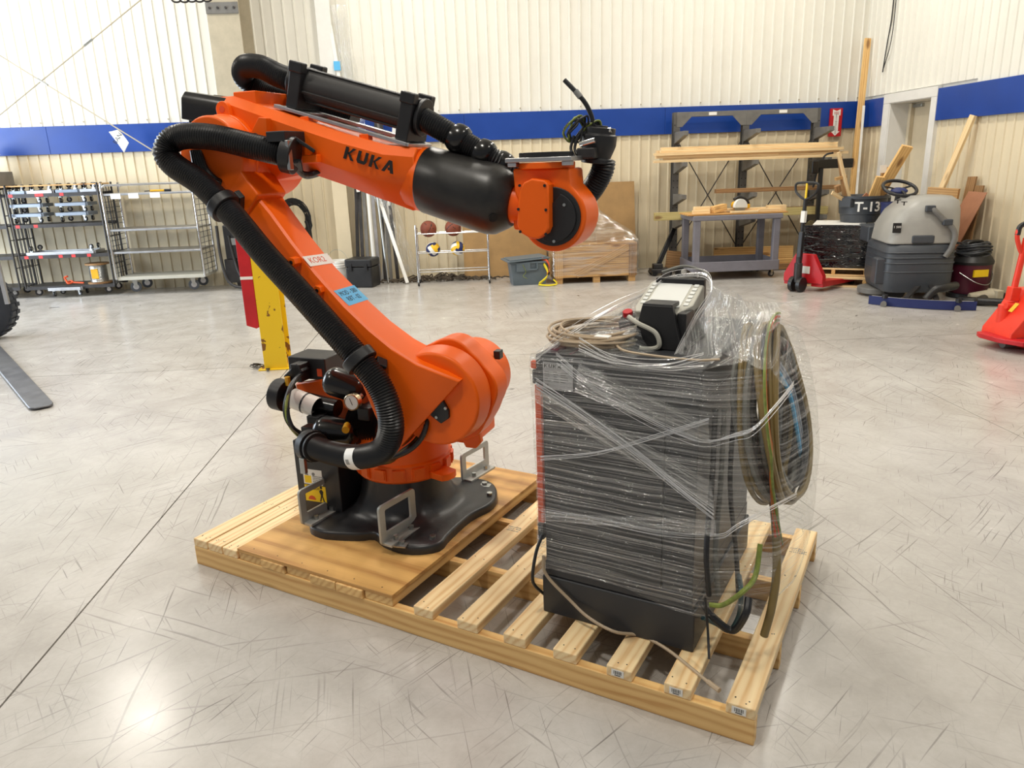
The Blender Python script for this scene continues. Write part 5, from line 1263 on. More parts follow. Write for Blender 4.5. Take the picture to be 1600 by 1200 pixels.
# tote
to = thing('storage_tote', 'slate grey plastic tote with its lid set askew', 'tote', (.80, 10.92, 0), .08)
def box_shell(a0, b0, a1, b1, z0, z1, t=.006):
    m = MB(); r0 = [(-a0, -b0, z0), (a0, -b0, z0), (a0, b0, z0), (-a0, b0, z0)]; r1 = [(-a1, -b1, z1), (a1, -b1, z1), (a1, b1, z1), (-a1, b1, z1)]
    r2 = [(x*(1-t/abs(x)), y*(1-t/abs(y)), z) for x, y, z in r1]; r3 = [(x*(1-t/abs(x)), y*(1-t/abs(y)), z+.01) for x, y, z in r0]
    return m.loft([r0, r1, r2, r3])
box_shell(.235, .17, .27, .20, 0, .34).box(-.285, .285, -.215, .215, .31, .335).build('tub', M['tote'], to, .006)
for x in (-.09, .09): MB().box(x-.10, x+.10, -.222, -.214, .2, .33).build('side_rib', M['tote'], to, .004) if x < 0 else None
MB().box(-.07, .12, -.228, -.20, .215, .235).box(-.07, -.05, -.228, -.19, .215, .31).box(.10, .12, -.228, -.19, .215, .31).build('handle', M['tote'], to, .004)
l = MB().box(-.31, .31, -.24, .24, 0, .018).box(-.27, .27, -.20, .20, .018, .032).build('lid', M['tote'], to, .006); l.location = (-.03, .0, .352); l.rotation_euler = (0, -.05, .10)
MB().tube(smooth_path([(-.10, -.232, .30), (-.06, -.24, .2), (-.10, -.24, .14), (-.04, -.24, .10)], 6), .004, 6).build('green_string', M['green_wire'], to)
def ribbon(name, mat_, pts, w_, label, cat, parent=None):
    P = smooth_path(pts, 6); vs = []
    for i, p in enumerate(P):
        s = Vector((.25, .1, 1)) if i < len(P)*.55 else Vector((.2, 1, .25)); s.normalize(); vs.append((p-s*w_/2, p+s*w_/2))
    m = MB().add([v for ab in vs for v in ab], [(2*i, 2*i+1, 2*i+3, 2*i+2) for i in range(len(P)-1)])
    o = m.build(name, mat_, parent, 0, 60); so = o.modifiers.new('thick', 'SOLIDIFY'); so.thickness = .004; tag(o, label, cat); return o
ribbon('ratchet_strap', M['yellow_strap'], [(1.02, 10.74, .30), (1.07, 10.70, .20), (1.06, 10.68, .12), (.98, 10.66, .05), (.94, 10.62, .02), (1.08, 10.56, .012), (1.20, 10.62, .02), (1.15, 10.66, .08)], .05, 'yellow webbing strap spilling from the tote onto the floor', 'strap')
ribbon('orange_strap', M['orange_strap'], [(1.0, 10.76, .37), (1.08, 10.72, .32), (1.10, 10.70, .22), (1.06, 10.70, .16)], .04, 'orange webbing hanging over the corner of the tote', 'strap')
# wrapped crate
cr = thing('wooden_crate', 'wooden crate on short feet wrapped in film, boxes bulging on top', 'crate', (1.78, 11.12, 0), .0)
x0, x1, y0, y1 = -.60, .57, -.42, .42
for k in range(5): plank('board', M['crate_wood'], (x0, y0, .13+.09*k), (x1, y0, .13+.09*k), .016, .086, parent=cr, up=(0, 0, 1))
for k in range(5): plank('board', M['crate_wood'], (x0, y1, .13+.09*k), (x1, y1, .13+.09*k), .016, .086, parent=cr)
for s_ in (x0, x1):
    for k in range(5): plank('board', M['crate_wood'], (s_, y0+.01, .13+.09*k), (s_, y1-.01, .13+.09*k), .016, .086, parent=cr)
for s_ in (x0+.06, x1-.06): plank('cleat', M['old_wood'] if s_ > 0 else M['crate_wood'], (s_, y0-.018, .085), (s_, y0-.018, .535), .10, .02, parent=cr, up=(0, 1, 0))
plank('brace_board', M['crate_wood'], (x0+.30, y0-.017, .12), (x1-.12, y0-.017, .50), .018, .09, parent=cr)
for k in range(6): plank('lid_board', M['crate_wood'], (x0, y0+.07+.14*k, .545), (x1, y0+.07+.14*k, .545), .136, .018, parent=cr)
for x in (x0+.06, 0, x1-.06):
    for y in (y0+.06, y1-.06): MB().box(x-.05, x+.05, y-.05, y+.05, 0, .082).build('foot', M['crate_wood'], cr, .003)
for k, (bx, by, bw, bd, bh, bz) in enumerate(((-.22, .05, .50, .5, .22, .555), (.22, .0, .4, .5, .14, .555), (-.18, .05, .36, .4, .22, .78), (-.12, .05, .26, .3, .16, 1.005))):
    tag(MB().box(cr.location.x+bx-bw/2, cr.location.x+bx+bw/2, cr.location.y+by-bd/2, cr.location.y+by+bd/2, bz, bz+bh).build('carton', M['cardboard'] if k != 2 else M['crate_wood'], None, .004), ('wide brown carton lying lowest on the wrapped crate', 'low brown carton on the right of the wrapped crate', 'wood coloured carton in the middle of the crate stack', 'small brown carton topmost under the crate wrap')[k], 'carton')
cwf = thing('crate_wrap', 'shiny clear stretch film over the wooden crate and its cartons', 'plastic wrap', tuple(cr.location))
def rect(a0, a1, b0, b1, z): return ring_pts([(a0, b0, z), (a1, b0, z), (a1, b1, z), (a0, b1, z)], 72)
rows = [rect(x0-.03, x1+.03, y0-.05, y1+.03, .12+.05*k) for k in range(10)]+[rect(x0-.02, x1+.02, y0-.04, y1, .60), rect(-.52, .52, -.35, .40, .70), rect(-.45, .40, -.28, .36, .79), rect(-.40, .18, -.22, .32, .92), rect(-.36, .08, -.17, .28, 1.02), rect(-.30, .06, -.14, .24, 1.13), rect(-.24, .02, -.10, .20, 1.185)]
skin(rows, 'film_skin', M['film_crate'], .02, 7, cwf, seed=2)
# ================================================================== RIGHT BACK: RACK, WORK CART, JACK, SCRUBBER
rk = thing('cantilever_rack', 'grey steel cantilever rack with three posts against the back wall', 'rack', (4.22, 11.70, 0), 0)
PX = (-1.08, -.03, 1.05)
for i, x in enumerate(PX):
    m = MB().box(x-.05, x+.05, -.05, -.042, 0, 2.33).box(x-.05, x+.05, .042, .05, 0, 2.33).box(x-.006, x+.006, -.042, .042, 0, 2.33)
    up = m.build('upright', M['rack_dark'], rk)
    hs = MB()
    for k in range(20): hs.cyl((x-.03, -.0505, .25+.1*k), (x-.03, -.052, .25+.1*k), .009, 8); hs.cyl((x+.03, -.0505, .25+.1*k), (x+.03, -.052, .25+.1*k), .009, 8)
    tag(hs.build('punched_holes', M['print_black'], up), kind='stuff')
    MB().box(x-.05, x+.05, -.50, .06, 0, .09).build('base_leg', M['rack_dark'], rk, .004)
    for z in (2.05, 1.62, 1.16, .80):
        MB().prism([(-.05, z-.17), (-.05, z), (-.56, z), (-.56, z-.06)], x-.035, x+.035, Matrix(((0, 0, 1, 0), (1, 0, 0, 0), (0, 1, 0, 0), (0, 0, 0, 1)))).build('arm', M['grey_paint'], rk, .003)
for a, b in ((0, 1), (1, 2)):
    xa, xb = PX[a], PX[b]
    tb = MB().box(xa, xb, -.055, .02, 2.262, 2.33).prism([(xa+.0, 2.12), (xa+.08, 2.12), (xa+.22, 2.263), (xa, 2.263)], .05, .056, RX(pi/2)).prism([(xb, 2.12), (xb-.08, 2.12), (xb-.22, 2.263), (xb, 2.263)], .05, .056, RX(pi/2)).build('top_beam', M['grey_paint'], rk, .003)
    MB().box((xa+xb)/2-.05, (xa+xb)/2+.07, -.058, -.055, 2.275, 2.318).build('white_sticker', M['white'], tb)
    MB().cyl((xa+.05, .0, .35), (xb-.05, .0, 1.9), .008, 6).build('brace', M['dark_steel'], rk); MB().cyl((xb-.05, .02, .35), (xa+.05, .02, 1.9), .008, 6).build('brace', M['dark_steel'], rk)
# lumber lying on the arms
lum = [((1022, 240), (1316, 227), .038, .089, 11.24, 'long pale 2x4 lying lowest and frontmost on the rack, green end'), ((1034, 246), (1310, 233), .038, .06, 11.20, 'long pale stud along the underside of the stacked lumber'), ((1034, 233), (1319, 220), .038, .07, 11.30, 'long pale stud on top of the stacked lumber'), ((1036, 228), (1308, 219), .038, .06, 11.42, 'long pale stud lying at the rear of the stacked lumber')]
zz = 1.62
for k, (a, b, h, w_, Y, lab) in enumerate(lum):
    p = at_y(*a, 11.22+.10*k); q = at_y(*b, 11.22+.10*k); z = zz+.02+(.040 if k in (2,) else 0)+(.04 if k == 2 else 0)
    p.z = q.z = zz+.0195+(.039 if k == 2 else 0); Yk = (11.25, 11.35, 11.30, 11.46)[k]; p.y = q.y = Yk
    plank('lumber_stud', M['pine'], p, q, .089, .038, lab, 'lumber', 'studs stacked on the rack')
for k, (xa, xb, Y, z) in enumerate(((2.74, 5.46, 11.28, 1.70), (2.84, 5.40, 11.40, 1.70), (2.70, 5.50, 11.22, 1.738))): plank('lumber_stud', M['pine'], (xa, Y, z), (xb, Y+.03, z), .089, .038, ('pale stud in the upper layer of the rack lumber, middle one', 'pale stud in the upper layer of the rack lumber, rear one', 'longest pale stud in the upper layer of the rack lumber, front one')[k], 'lumber', 'studs stacked on the rack')
for k, (xa, xb, Y, z) in enumerate(((2.80, 5.42, 11.26, 1.777), (2.76, 5.38, 11.36, 1.777), (2.84, 5.46, 11.44, 1.777), (2.82, 5.44, 11.30, 1.816))): plank('lumber_stud', M['pine'], (xa, Y, z), (xb, Y+.02, z), .089, .037, ('pale stud in the third layer of the rack lumber, front one', 'pale stud in the third layer of the rack lumber, middle one', 'pale stud in the third layer of the rack lumber, rear one', 'single pale stud crowning the rack lumber')[k], 'lumber', 'studs stacked on the rack')
p = at_y(1118, 290, 11.3); q = at_y(1308, 284, 11.3); plank('brown_board', M['old_wood'], (p.x, 11.3, 1.19), (q.x, 11.3, 1.19), .09, .06, 'single brown board resting on the middle arms of the rack', 'lumber')
for k, (xa, xb, Y, m_) in enumerate(((2.72, 3.55, 11.2, 'tan_wood'), (3.3, 5.36, 11.30, 'tan_wood'), (4.2, 5.30, 11.45, 'old_wood'))): plank('lumber_beam', M[m_], (xa, Y, .86), (xb, Y, .86), .10, .11, ('short greenish timber on the low arms at the left end', 'long greenish timber on the low arms behind the saw', 'dark brown timber on the low arms at the rear')[k], 'lumber')
for k, (xa, ya, xb, yb, z, w_, h_, lab) in enumerate(((3.75, 11.55, 4.95, 11.45, .22, .06, .22, 'thick amber timber on edge under the rack'), (3.75, 11.40, 4.9, 11.3, .10, .09, .10, 'amber timber lying on the floor under the rack'), (3.2, 11.45, 4.0, 11.55, .16, .04, .06, 'weathered stick lying under the work cart'), (3.7, 11.25, 5.2, 11.2, .05, .12, .08, 'pale timber closest to the work cart wheels'))): plank('timber', M['pine_dark' if k in (0, 1) else 'old_wood'], (xa, ya, z), (xb, yb, z), w_, h_, lab, 'timber')
a = at_y(1048, 385, 11.35); plank('panel_board', M['old_wood'], (a.x-.08, 11.30, .22), (a.x+.38, 11.22, .17), .025, .26, 'dark weathered board propped on edge left of the work cart', 'board')
# wheeled jack bar left of the cart
jb = thing('trolley_jack', 'black trolley jack with its handle leaning up to the right', 'jack', tuple(on_floor(1022, 426)))
jb.location.y = 11.2; jb.location.x = at_y(1022, 426, 11.2).x; jb.location.z = 0
MB().bar((.08, .05, .16), (.34, .20, .66), .07, .05, (0, 1, 0)).build('handle_bar', M['gloss_black'], jb, .01)
MB().box(-.06, .22, -.10, .10, .03, .10).box(-.02, .12, -.06, .06, .10, .17).build('jack_body', M['dark_steel'], jb, .01)
for x in (-.02, .2):
    for y in (-.12, .12): MB().cyl((x, y-.02, .04), (x, y+.02, .04), .04, 14).build('jack_wheel', M['rubber'], jb)
for k, (px, py, s_, m_, lab, ct) in enumerate(((1040, 430, .05, 'dark_steel', 'dark metal scrap block on the floor behind the film peak', 'scrap'), (1062, 424, .07, 'black', 'black square box with a pale round face on the floor', 'box'))):
    g_ = on_floor(px, py+6); g_.y = min(g_.y, 11.0)
    o = MB().box(g_.x-s_, g_.x+s_, g_.y-s_, g_.y+s_, 0, s_*1.9).build('scrap_block' if k == 0 else 'black_box', M[m_], None, .006); tag(o, lab, ct)
    if k: MB().cyl((g_.x+.02, g_.y-s_-.004, s_), (g_.x+.02, g_.y-s_, s_), .045, 16).build('round_face', M['white'], o)
# work cart with saw
wk = thing('work_cart', 'grey plastic utility cart with two shelves, used as saw bench', 'cart', (3.72, 10.80, 0), -.02)
W2, D2 = .56, .30
for x in (-W2, W2):
    for y in (-D2, D2): MB().box(x-.045, x+.045, y-.045, y+.045, .12, .88).build('leg', M['cart_grey'], wk, .01)
MB().box(-W2-.07, W2+.07, -D2-.06, D2+.06, .83, .90).build('top_tray', M['cart_grey'], wk, .012); MB().box(-W2-.05, W2+.05, -D2-.05, D2+.05, .13, .145).box(-W2-.05, W2+.05, -D2-.06, -D2-.04, .12, .26).box(-W2-.05, W2+.05, D2+.04, D2+.06, .12, .26).box(-W2-.06, -W2-.04, -D2-.05, D2+.05, .12, .26).box(W2+.04, W2+.06, -D2-.05, D2+.05, .12, .26).build('bottom_tray', M['cart_grey'], wk, .006)
for x in (-W2+.03, W2-.03):
    for y in (-D2+.02, D2-.02): caster(wk, x, y, .125, .046, yaw=.4)
tb = .902
plank('plywood_piece', M['ply'], (3.02, 10.72, tb+.010), (4.42, 10.70, tb+.010), .5, .018, 'plywood sheet covering the top of the grey work cart', 'plywood')
tb += .020
bl = [((3.10, 10.56), (3.34, 10.56), .06, .05, 0, 'small pine block at the left front corner of the saw bench'), ((3.13, 10.60), (3.36, 10.62), .07, .045, .051, 'small pine block lying on another at the left of the saw bench'), ((3.38, 10.58), (3.60, 10.70), .09, .09, 0, 'chunky square offcut tilted beside the circular saw'), ((4.02, 10.52), (4.34, 10.55), .09, .04, 0, 'pine offcut on the right front of the saw bench'), ((4.18, 10.62), (4.44, 10.62), .09, .08, 0, 'thick pine offcut at the right end of the saw bench'), ((3.30, 10.82), (4.40, 10.84), .14, .04, 0, 'long pine board along the rear of the saw bench'), ((3.62, 10.50), (4.0, 10.49), .07, .025, 0, 'thin pine strip in front of the circular saw')]
for k, (a, b, w_, h_, z, lab) in enumerate(bl): plank('wood_offcut', M['pine' if k not in (2,) else 'pine_dark'], (*a, tb+h_/2+z+.001), (*b, tb+h_/2+z+.001+(.0 if k != 2 else .03)), w_, h_, lab, 'wood offcut', 'offcuts on the saw bench')
sw_ = thing('circular_saw', 'yellow and black circular saw resting on the wood offcuts', 'saw', (3.80, 10.64, tb+.004), .25)
MB().box(-.17, .17, -.08, .08, 0, .006).build('base_shoe', M['alu'], sw_); MB().cyl((-.03, -.045, .07), (-.03, -.040, .07), .092, 28).build('blade', M['steel'], sw_)
MB().prism([(-.03+.105*cos(t), .075+.105*sin(t)) for t in (-.2+pi*1.1*i/14 for i in range(15))], .02, .07, RX(pi/2)).build('blade_guard', M['screen'], sw_, .006)
MB().cyl((-.02, .0, .09), (-.02, .13, .09), .05, 18).build('motor', M['saw_yellow'], sw_, .008); MB().tube(smooth_path([(-.08, .04, .17), (.0, .04, .20), (.10, .04, .17), (.16, .04, .10), (.10, .04, .06)], 6), .02, 10).build('handle', M['black'], sw_)
MB().box(.10, .17, .01, .08, .04, .10).build('battery', M['saw_yellow'], sw_, .008)
# pallets, black wrapped block, tub
def pallet(name, x, y, rz, W, D, H, label, zb=0):
    t = thing(name, label, 'pallet', (x, y, zb), rz)
    for k in range(6): plank('deck_board', M['pine'], (-W/2, -D/2+.05+(D-.1)*k/5, H-.01), (W/2, -D/2+.05+(D-.1)*k/5, H-.01), .10, .02, parent=t)
    for x_ in (-W/2+.045, 0, W/2-.045): plank('stringer', M['pine_dark'], (x_, -D/2, H/2), (x_, D/2, H/2), .045, H-.045, parent=t)
    for k in range(3): plank('bottom_board', M['pine'], (-W/2, -D/2+.05+(D-.1)*k/2, .011), (W/2, -D/2+.05+(D-.1)*k/2, .011), .10, .02, parent=t)
    return t
pallet('wood_pallet', 4.86, 9.98, -.52, .98, 1.0, .125, 'pine pallet on the floor under the black wrapped block'); pallet('wood_pallet', 4.92, 9.98, -.50, .86, .85, .105, 'amber upper pallet directly beneath the black wrapped block', .127)
bz = .234
o = thing('wrapped_block', 'glossy black film wrapped cube load on two pallets', 'wrapped load', (4.92, 9.98, bz), -.50)
rows = []
for k in range(13): rows.append(ring_pts([(-.42, -.41, .54*k/12), (.42, -.41, .54*k/12), (.42, .41, .54*k/12), (-.42, .41, .54*k/12)], 80))
fb = NT('black_stretch_film'); c_ = fb.coord(scale=(2.5, 2.5, 9)); h_ = fb.noise(c_, 1.6, 3, .5, 1.2); fb.p(Base_Color=lin(14, 14, 16), Roughness=.10, Specular_IOR_Level=.7); fb.bump(h_, .8, .035); M['black_film'] = fb.m
skin(rows, 'black_film', M['black_film'], .016, 9, o, seed=6)
MB().box(-.41, .41, -.40, .40, .0, .545).build('load_core', M['black_film'], o, .01)
MB().box(-.30, .33, -.36, .34, .546, .552).build('top_sheet', M['white'], o, .002)
tt = thing('trash_tub', 'big dark grey tub marked T-13 full of scrap wood', 'tub', (5.22, 9.98, bz+.554), -.12)
m = MB().lathe([(.255, 0), (.27, .10), (.285, .11), (.30, .30), (.325, .305), (.325, .34), (.30, .34), (.285, .30), (.25, .02)], 36, cap=False).lathe([(.001, .015), (.25, .015)], 36, cap=False); m.build('barrel', M['grey_plastic'], tt)
for a_ in (-2.6, .2): MB().box(.27, .345, -.09, .09, .20, .32, RZ(a_)).build('grip', M['grey_plastic'], tt, .01)
def bent_text(body, size, R, z, ang, par):
    cu = bpy.data.curves.new('t', 'FONT'); cu.body = body; cu.size = size; cu.align_x = 'CENTER'; cu.align_y = 'CENTER'; cu.resolution_u = 2; cu.offset = .004; t = bpy.data.objects.new('t', cu); C.objects.link(t); bpy.context.view_layer.update()
    me = bpy.data.meshes.new_from_object(t.evaluated_get(bpy.context.evaluated_depsgraph_get())); bpy.data.objects.remove(t); bpy.data.curves.remove(cu)
    bm = bmesh.new(); bm.from_mesh(me); bmesh.ops.subdivide_edges(bm, edges=bm.edges, cuts=2); bm.to_mesh(me); bm.free()
    for v in me.vertices: a = ang+v.co.x/R; v.co = Vector((R*cos(a), R*sin(a), z+v.co.y))
    me.materials.clear(); me.materials.append(M['white']); ob = bpy.data.objects.new('tub_lettering', me); C.objects.link(ob); ob.parent = par
bent_text('T-13', .17, .3035, .20, -1.70, tt)
def stick(a, b, Y0, Y1, w_, h_, m_, lab, cat='scrap wood', grp='scrap wood in the tub', name='scrap_stick', up=(0, 1, 0)): return plank(name, M[m_], at_y(*a, Y0), at_y(*b, Y1), w_, h_, lab, cat, grp, up=up)
stick((1322, 322), (1312, 245), 9.95, 9.98, .04, .06, 'old_wood', 'upright brown lath on the left of the tub'); stick((1330, 322), (1310, 238), 9.92, 9.92, .035, .04, 'pine', 'slim pale lath crossing the brown one in the tub'); stick((1318, 312), (1300, 301), 9.9, 9.85, .05, .02, 'pine', 'pale wedge poking out on the left of the tub'); stick((1310, 300), (1308, 290), 9.9, 9.88, .07, .05, 'old_wood', 'small brown block sticking up at the left of the tub'); stick((1305, 280), (1322, 276), 9.95, 9.95, .04, .05, 'crate_wood', 'short crosspiece nailed to the upright laths')
stick((1356, 325), (1376, 276), 9.95, 9.80, .11, .04, 'pine_dark', 'wide amber board leaning right out of the tub'); stick((1377, 325), (1384, 262), 10.05, 9.95, .10, .05, 'crate_wood', 'upright board with a white tag in the tub'); stick((1378, 295), (1418, 228), 9.9, 9.6, .14, .04, 'pine_dark', 'short wide amber board pointing up right over the tub'); stick((1345, 318), (1358, 306), 9.9, 9.9, .12, .02, 'hardboard', 'small flat brown scrap lying in the tub')
c = at_y(1380, 264, 9.90); tag(MB().box(c.x-.045, c.x+.045, c.y-.006, c.y, c.z-.05, c.z+.05).build('white_tag', M['white']), 'white paper tag on the upright board in the tub', 'tag')
q = on_floor(1345, 425); q = Vector((5.72, 11.0, 0)); p = at_y(1358, 60, 11.86)
plank('tall_board', M['pine_dark'], (5.72, 11.30, 0.02), at_y(1356, 60, 11.80), .09, .038, 'very tall narrow board leaning into the room corner', 'board', up=(0, 1, 0))
plank('tall_strip_board', M['white'], (5.68, 11.05, 0.02), at_y(1350, 165, 11.55), .03, .02, 'thin white strip leaning along the tall corner board', 'strip', up=(0, 1, 0)); plank('maroon_bar', M['red'], (5.88, 11.40, .02), (5.93, 11.72, 1.7), .03, .03, 'dark red bar standing behind the tall corner board', 'bar', up=(0, 1, 0))
bb = at_y(1280, 257, 11.0)
o = MB().bar((bb.x-.12, 11.06, 1.53), (bb.x+.52, 11.06, 1.53), .07, .13).box(bb.x-.12, bb.x-.02, 10.95, 11.06, 1.40, 1.58).build('black_beam', M['gloss_black'], None, .012); tag(o, 'black padded bar lying across the rack end behind the tub', 'bar')
MB().tube(smooth_path([(bb.x-.02, 11.1, 1.2), (bb.x+.02, 11.08, 1.45), (bb.x+.10, 11.06, 1.64), (bb.x+.22, 11.06, 1.68)], 6), .014, 8).build('curved_tube', M['black'], o)
MB().bar((bb.x+.06, 11.06, 0.0), (bb.x+.06, 11.06, 1.47), .05, .05).build('stand_leg', M['black'], o)
# pallet jack with black handle
def pallet_jack(name, label, mat_, loc, rz, hx, hh, handle_mat, tail=-1):
    t = thing(name, label, 'pallet jack', loc, rz)   # forks run along +x from the pump at the origin
    for y in (-.19, .19):
        MB().loft([[(.10, y-.08, .06), (.10, y+.08, .06), (.10, y+.08, .14), (.10, y-.08, .14)], [(1.05, y-.08, .05), (1.05, y+.08, .05), (1.05, y+.08, .085), (1.05, y-.08, .085)], [(1.18, y-.05, .055), (1.18, y+.05, .055), (1.18, y+.05, .075), (1.18, y-.05, .075)]]).build('fork', M[mat_], t, .004)
        MB().cyl((.95, y-.03, .035), (.95, y+.03, .035), .035, 14).build('fork_roller', M['rubber'], t)
    MB().prism([(-.27, .10), (.27, .10), (.27, .20), (.12, .46), (-.12, .46), (-.27, .20)], .08, .16, Matrix(((0, 0, 1, 0), (1, 0, 0, 0), (0, 1, 0, 0), (0, 0, 0, 1)))).build('fork_heel', M[mat_], t, .006)
    for y in (-.19, .19): MB().prism([(.10, .14), (.10, .42), (.17, .42), (.78, .10), (.78, .09)], y-.07, y+.07, RX(pi/2) @ Matrix.Diagonal((1, 1, 1, 1))).build('slope_plate', M[mat_], t, .006) if mat_ == 'jack_orange' else None
    MB().cyl((-.04, 0, .12), (-.04, 0, .36), .05, 16).cyl((-.04, 0, .36), (-.04, 0, .44), .032, 12).build('pump', M['dark_steel'], t, .004)
    for y in (-.055, .055): MB().cyl((-.04, y-.028, .095), (-.04, y+.028, .095), .095, 22).build('steer_wheel', M['rubber'], t, .006)
    p0 = Vector((-.04, 0, .30)); p1 = Vector((-.04+hx, 0, hh-.16)); MB().cyl(p0, p1, .024, 12).build('tiller', M[handle_mat], t)
    d = (p1-p0).normalized(); L = [(0, 0), (-.12, .07), (-.15, .14), (-.13, .19), (0, .20), (.13, .19), (.15, .14), (.12, .07)]
    MB().tube([p1+d*b+Vector((0, a, 0)) for a, b in [tuple(v)[:2] for v in smooth_path([(a, b, 0) for a, b in L], 5, True)]], .015, 8, closed=True).build('grip_loop', M['black'], t)
    MB().bar(p1-d*.02, p1+d*.19, .022, .02).build('release_lever', M['yellow'] if handle_mat == 'black' else M[mat_], t, .003)
    return t, p0, d
t, p0, d = pallet_jack('pallet_jack', 'red hand pallet jack with a tall black handle by the grey work cart', 'red', (4.14, 9.32, 0), .62, .05, 1.30, 'black')
MB().bar(p0+d*.56, p0+d*.70, .052, .052).build('handle_label', M['white'], t); MB().box(.076, .08, -.09, .07, .22, .31).build('jack_sticker', M['white'], t)
MB().bar(p0-d*.02, p0+d*.45, .06, .06).build('tiller_sleeve', M['black'], t, .01)
rj = thing('pallet_jack', 'orange red pallet jack cut off by the right picture edge', 'pallet jack', (4.72, 6.20, 0), 0)
def rj_(px, py, Y=6.2): return at_y(px, py, Y)-Vector((4.72, 6.20, 0))
q0, q1 = rj_(1581, 466), rj_(1604, 372); d = (q1-q0).normalized()
MB().cyl(q0, q1, .026, 14).build('tiller', M['jack_orange'], rj)
L = [(0, 0), (-.05, .05), (-.10, .16), (-.09, .24), (0, .27), (.09, .24), (.10, .16), (.05, .05)]
tp0 = rj_(1600, 398)
pts = smooth_path([tp0+d*b+Vector((a, 0, 0)) for a, b in L], 5, True)
MB().tube(pts, .018, 8, closed=True).build('grip_loop', M['jack_orange'], rj)
MB().tube(smooth_path([tp0+d*b+Vector((a, 0, 0)) for a, b in ((-.10, .17), (-.09, .245), (0, .275), (.09, .245))], 5), .021, 8).build('grip_cover', M['black'], rj)
MB().bar(q0-d*.02, q0+d*.10, .08, .08).build('tiller_socket', M['jack_orange'], rj, .008)
MB().cyl((-.10, .03, .16), (-.10, .03, .36), .05, 16).cyl((-.13, -.02, .36), (-.02, -.02, .36), .03, 12).build('pump', M['jack_orange'], rj, .004)
pf = [rj_(*p) for p in ((1582, 480), (1600, 452), (1640, 452), (1660, 560), (1600, 545), (1550, 528), (1553, 515))]
MB().prism([(p.x, p.z) for p in pf], -.22, .16, Matrix(((1, 0, 0, 0), (0, 0, 1, 0), (0, 1, 0, 0), (0, 0, 0, 1)))).build('sloped_body', M['jack_orange'], rj, .012)
o = MB().bar(rj_(1578, 487, 5.97), rj_(1590, 474, 5.97), .004, .045, (0, -1, 0)).build('caution_sticker', M['saw_yellow'], rj)
MB().cyl((-.17, -.1, .05), (-.05, -.1, .05), .045, 14).build('roller', M['grey_paint'], rj, .004)
pl_ = [(-.30, .02), (-.27, .10), (.6, .10), (.6, -.36), (-.18, -.36), (-.27, -.20)]
MB().prism(pl_, .075, .115).build('fork', M['red'], rj, .006)
for y in (-.08, -.2): MB().box(-.14, -.02, y-.03, y+.03, .1152, .1165).build('fork_slot', M['black'], rj)
# floor scrubber
sc_ = thing('floor_scrubber', 'grey floor scrubber with black steering wheel near the right wall', 'floor scrubber', (5.14, 8.62, 0), -.22)
def slab(name, mat_, rows, bevel=.02, mats2=None): 
    return MB().loft(rows).build(name, mat_, sc_, bevel, 50)
def rr(x0, x1, y0, y1, z, c=.12): return [(x0+c, y0, z), (x1-c, y0, z), (x1-c*.3, y0+c*.3, z), (x1, y0+c, z), (x1, y1-c, z), (x1-c, y1, z), (x0+c, y1, z), (x0, y1-c, z), (x0, y0+c, z), (x0+c*.3, y0+c*.3, z)]
slab('lower_tank', M['scrub_dark'], [rr(-.34, .36, -.36, .52, .11), rr(-.37, .38, -.38, .55, .22), rr(-.37, .385, -.38, .55, .42), rr(-.36, .385, -.37, .55, .62), rr(-.33, .37, -.34, .52, .66)], .012)
for z in (.34, .44, .50, .56): slab('moulded_rib', M['scrub_dark'], [rr(-.375, .39, -.385, .5, z), rr(-.378, .393, -.389, .5, z+.008), rr(-.375, .39, -.385, .5, z+.016)], 0)
slab('recovery_tank', M['scrub_light'], [rr(-.36, .40, -.36, .42, .66, .10), rr(-.33, .41, -.35, .44, .86, .12), rr(-.24, .41, -.33, .44, 1.02, .13), rr(-.13, .40, -.29, .42, 1.12, .13), rr(-.02, .34, -.22, .36, 1.17, .12)], .02)
MB().box(-.12, .12, -.372, -.30, .665, .76).build('tank_recess', M['scrub_dark'], sc_, .02); MB().box(-.33, -.24, -.362, -.345, .79, .90, RZ(0)).build('dial_plate', M['print_black'], sc_, .006)
text_mesh('dial_lettering', '1 500', .035, M['white'], bpy.data.objects['dial_plate'], T(-.285, -.3635, .855) @ RX(pi/2), .0004)
MB().tube(smooth_path([(.04, -.34, 1.06), (.08, -.37, 1.03), (.17, -.385, .94), (.26, -.39, .86), (.31, -.40, .76), (.29, -.40, .62), (.24, -.39, .52)], 8), [.034]*0 or .030, 12).build('drain_hose', M['grey_paint'], sc_)
for q in ((.04, -.355, 1.05), (.22, -.392, .90)): MB().box(q[0]-.05, q[0]+.05, q[1]-.03, q[1]+.03, q[2]-.035, q[2]+.035).build('hose_clip', M['grey_plastic'], sc_, .012)
for k, (px, py) in enumerate(((1403, 313), (1413, 316))):
    c = at_y(px, py, 8.37)-sc_.location; c = RZ(.22) @ c
    MB().box(c.x-.03, c.x+.03, c.y-.004, c.y+.01, c.z, c.z+.008).box(c.x-.005, c.x+.005, c.y-.004, c.y+.01, c.z-.035, c.z).build('shell_mark', M['print_black'], sc_)
sq = bpy.data.objects.new('squeegee', None); C.objects.link(sq); sq.parent = sc_; sq.location = (-.06, -.69, 0); sq.rotation_euler = (0, 0, -.40)
MB().tube(smooth_path([(-.50, .04, .08), (-.25, -.02, .08), (0, -.04, .08), (.25, -.02, .08), (.50, .04, .08)], 6), .022, 8).build('blade_holder', M['alu'], sq); 
P = smooth_path([(-.53, .02, 0), (-.25, -.055, 0), (0, -.075, 0), (.25, -.055, 0), (.53, .02, 0)], 6)
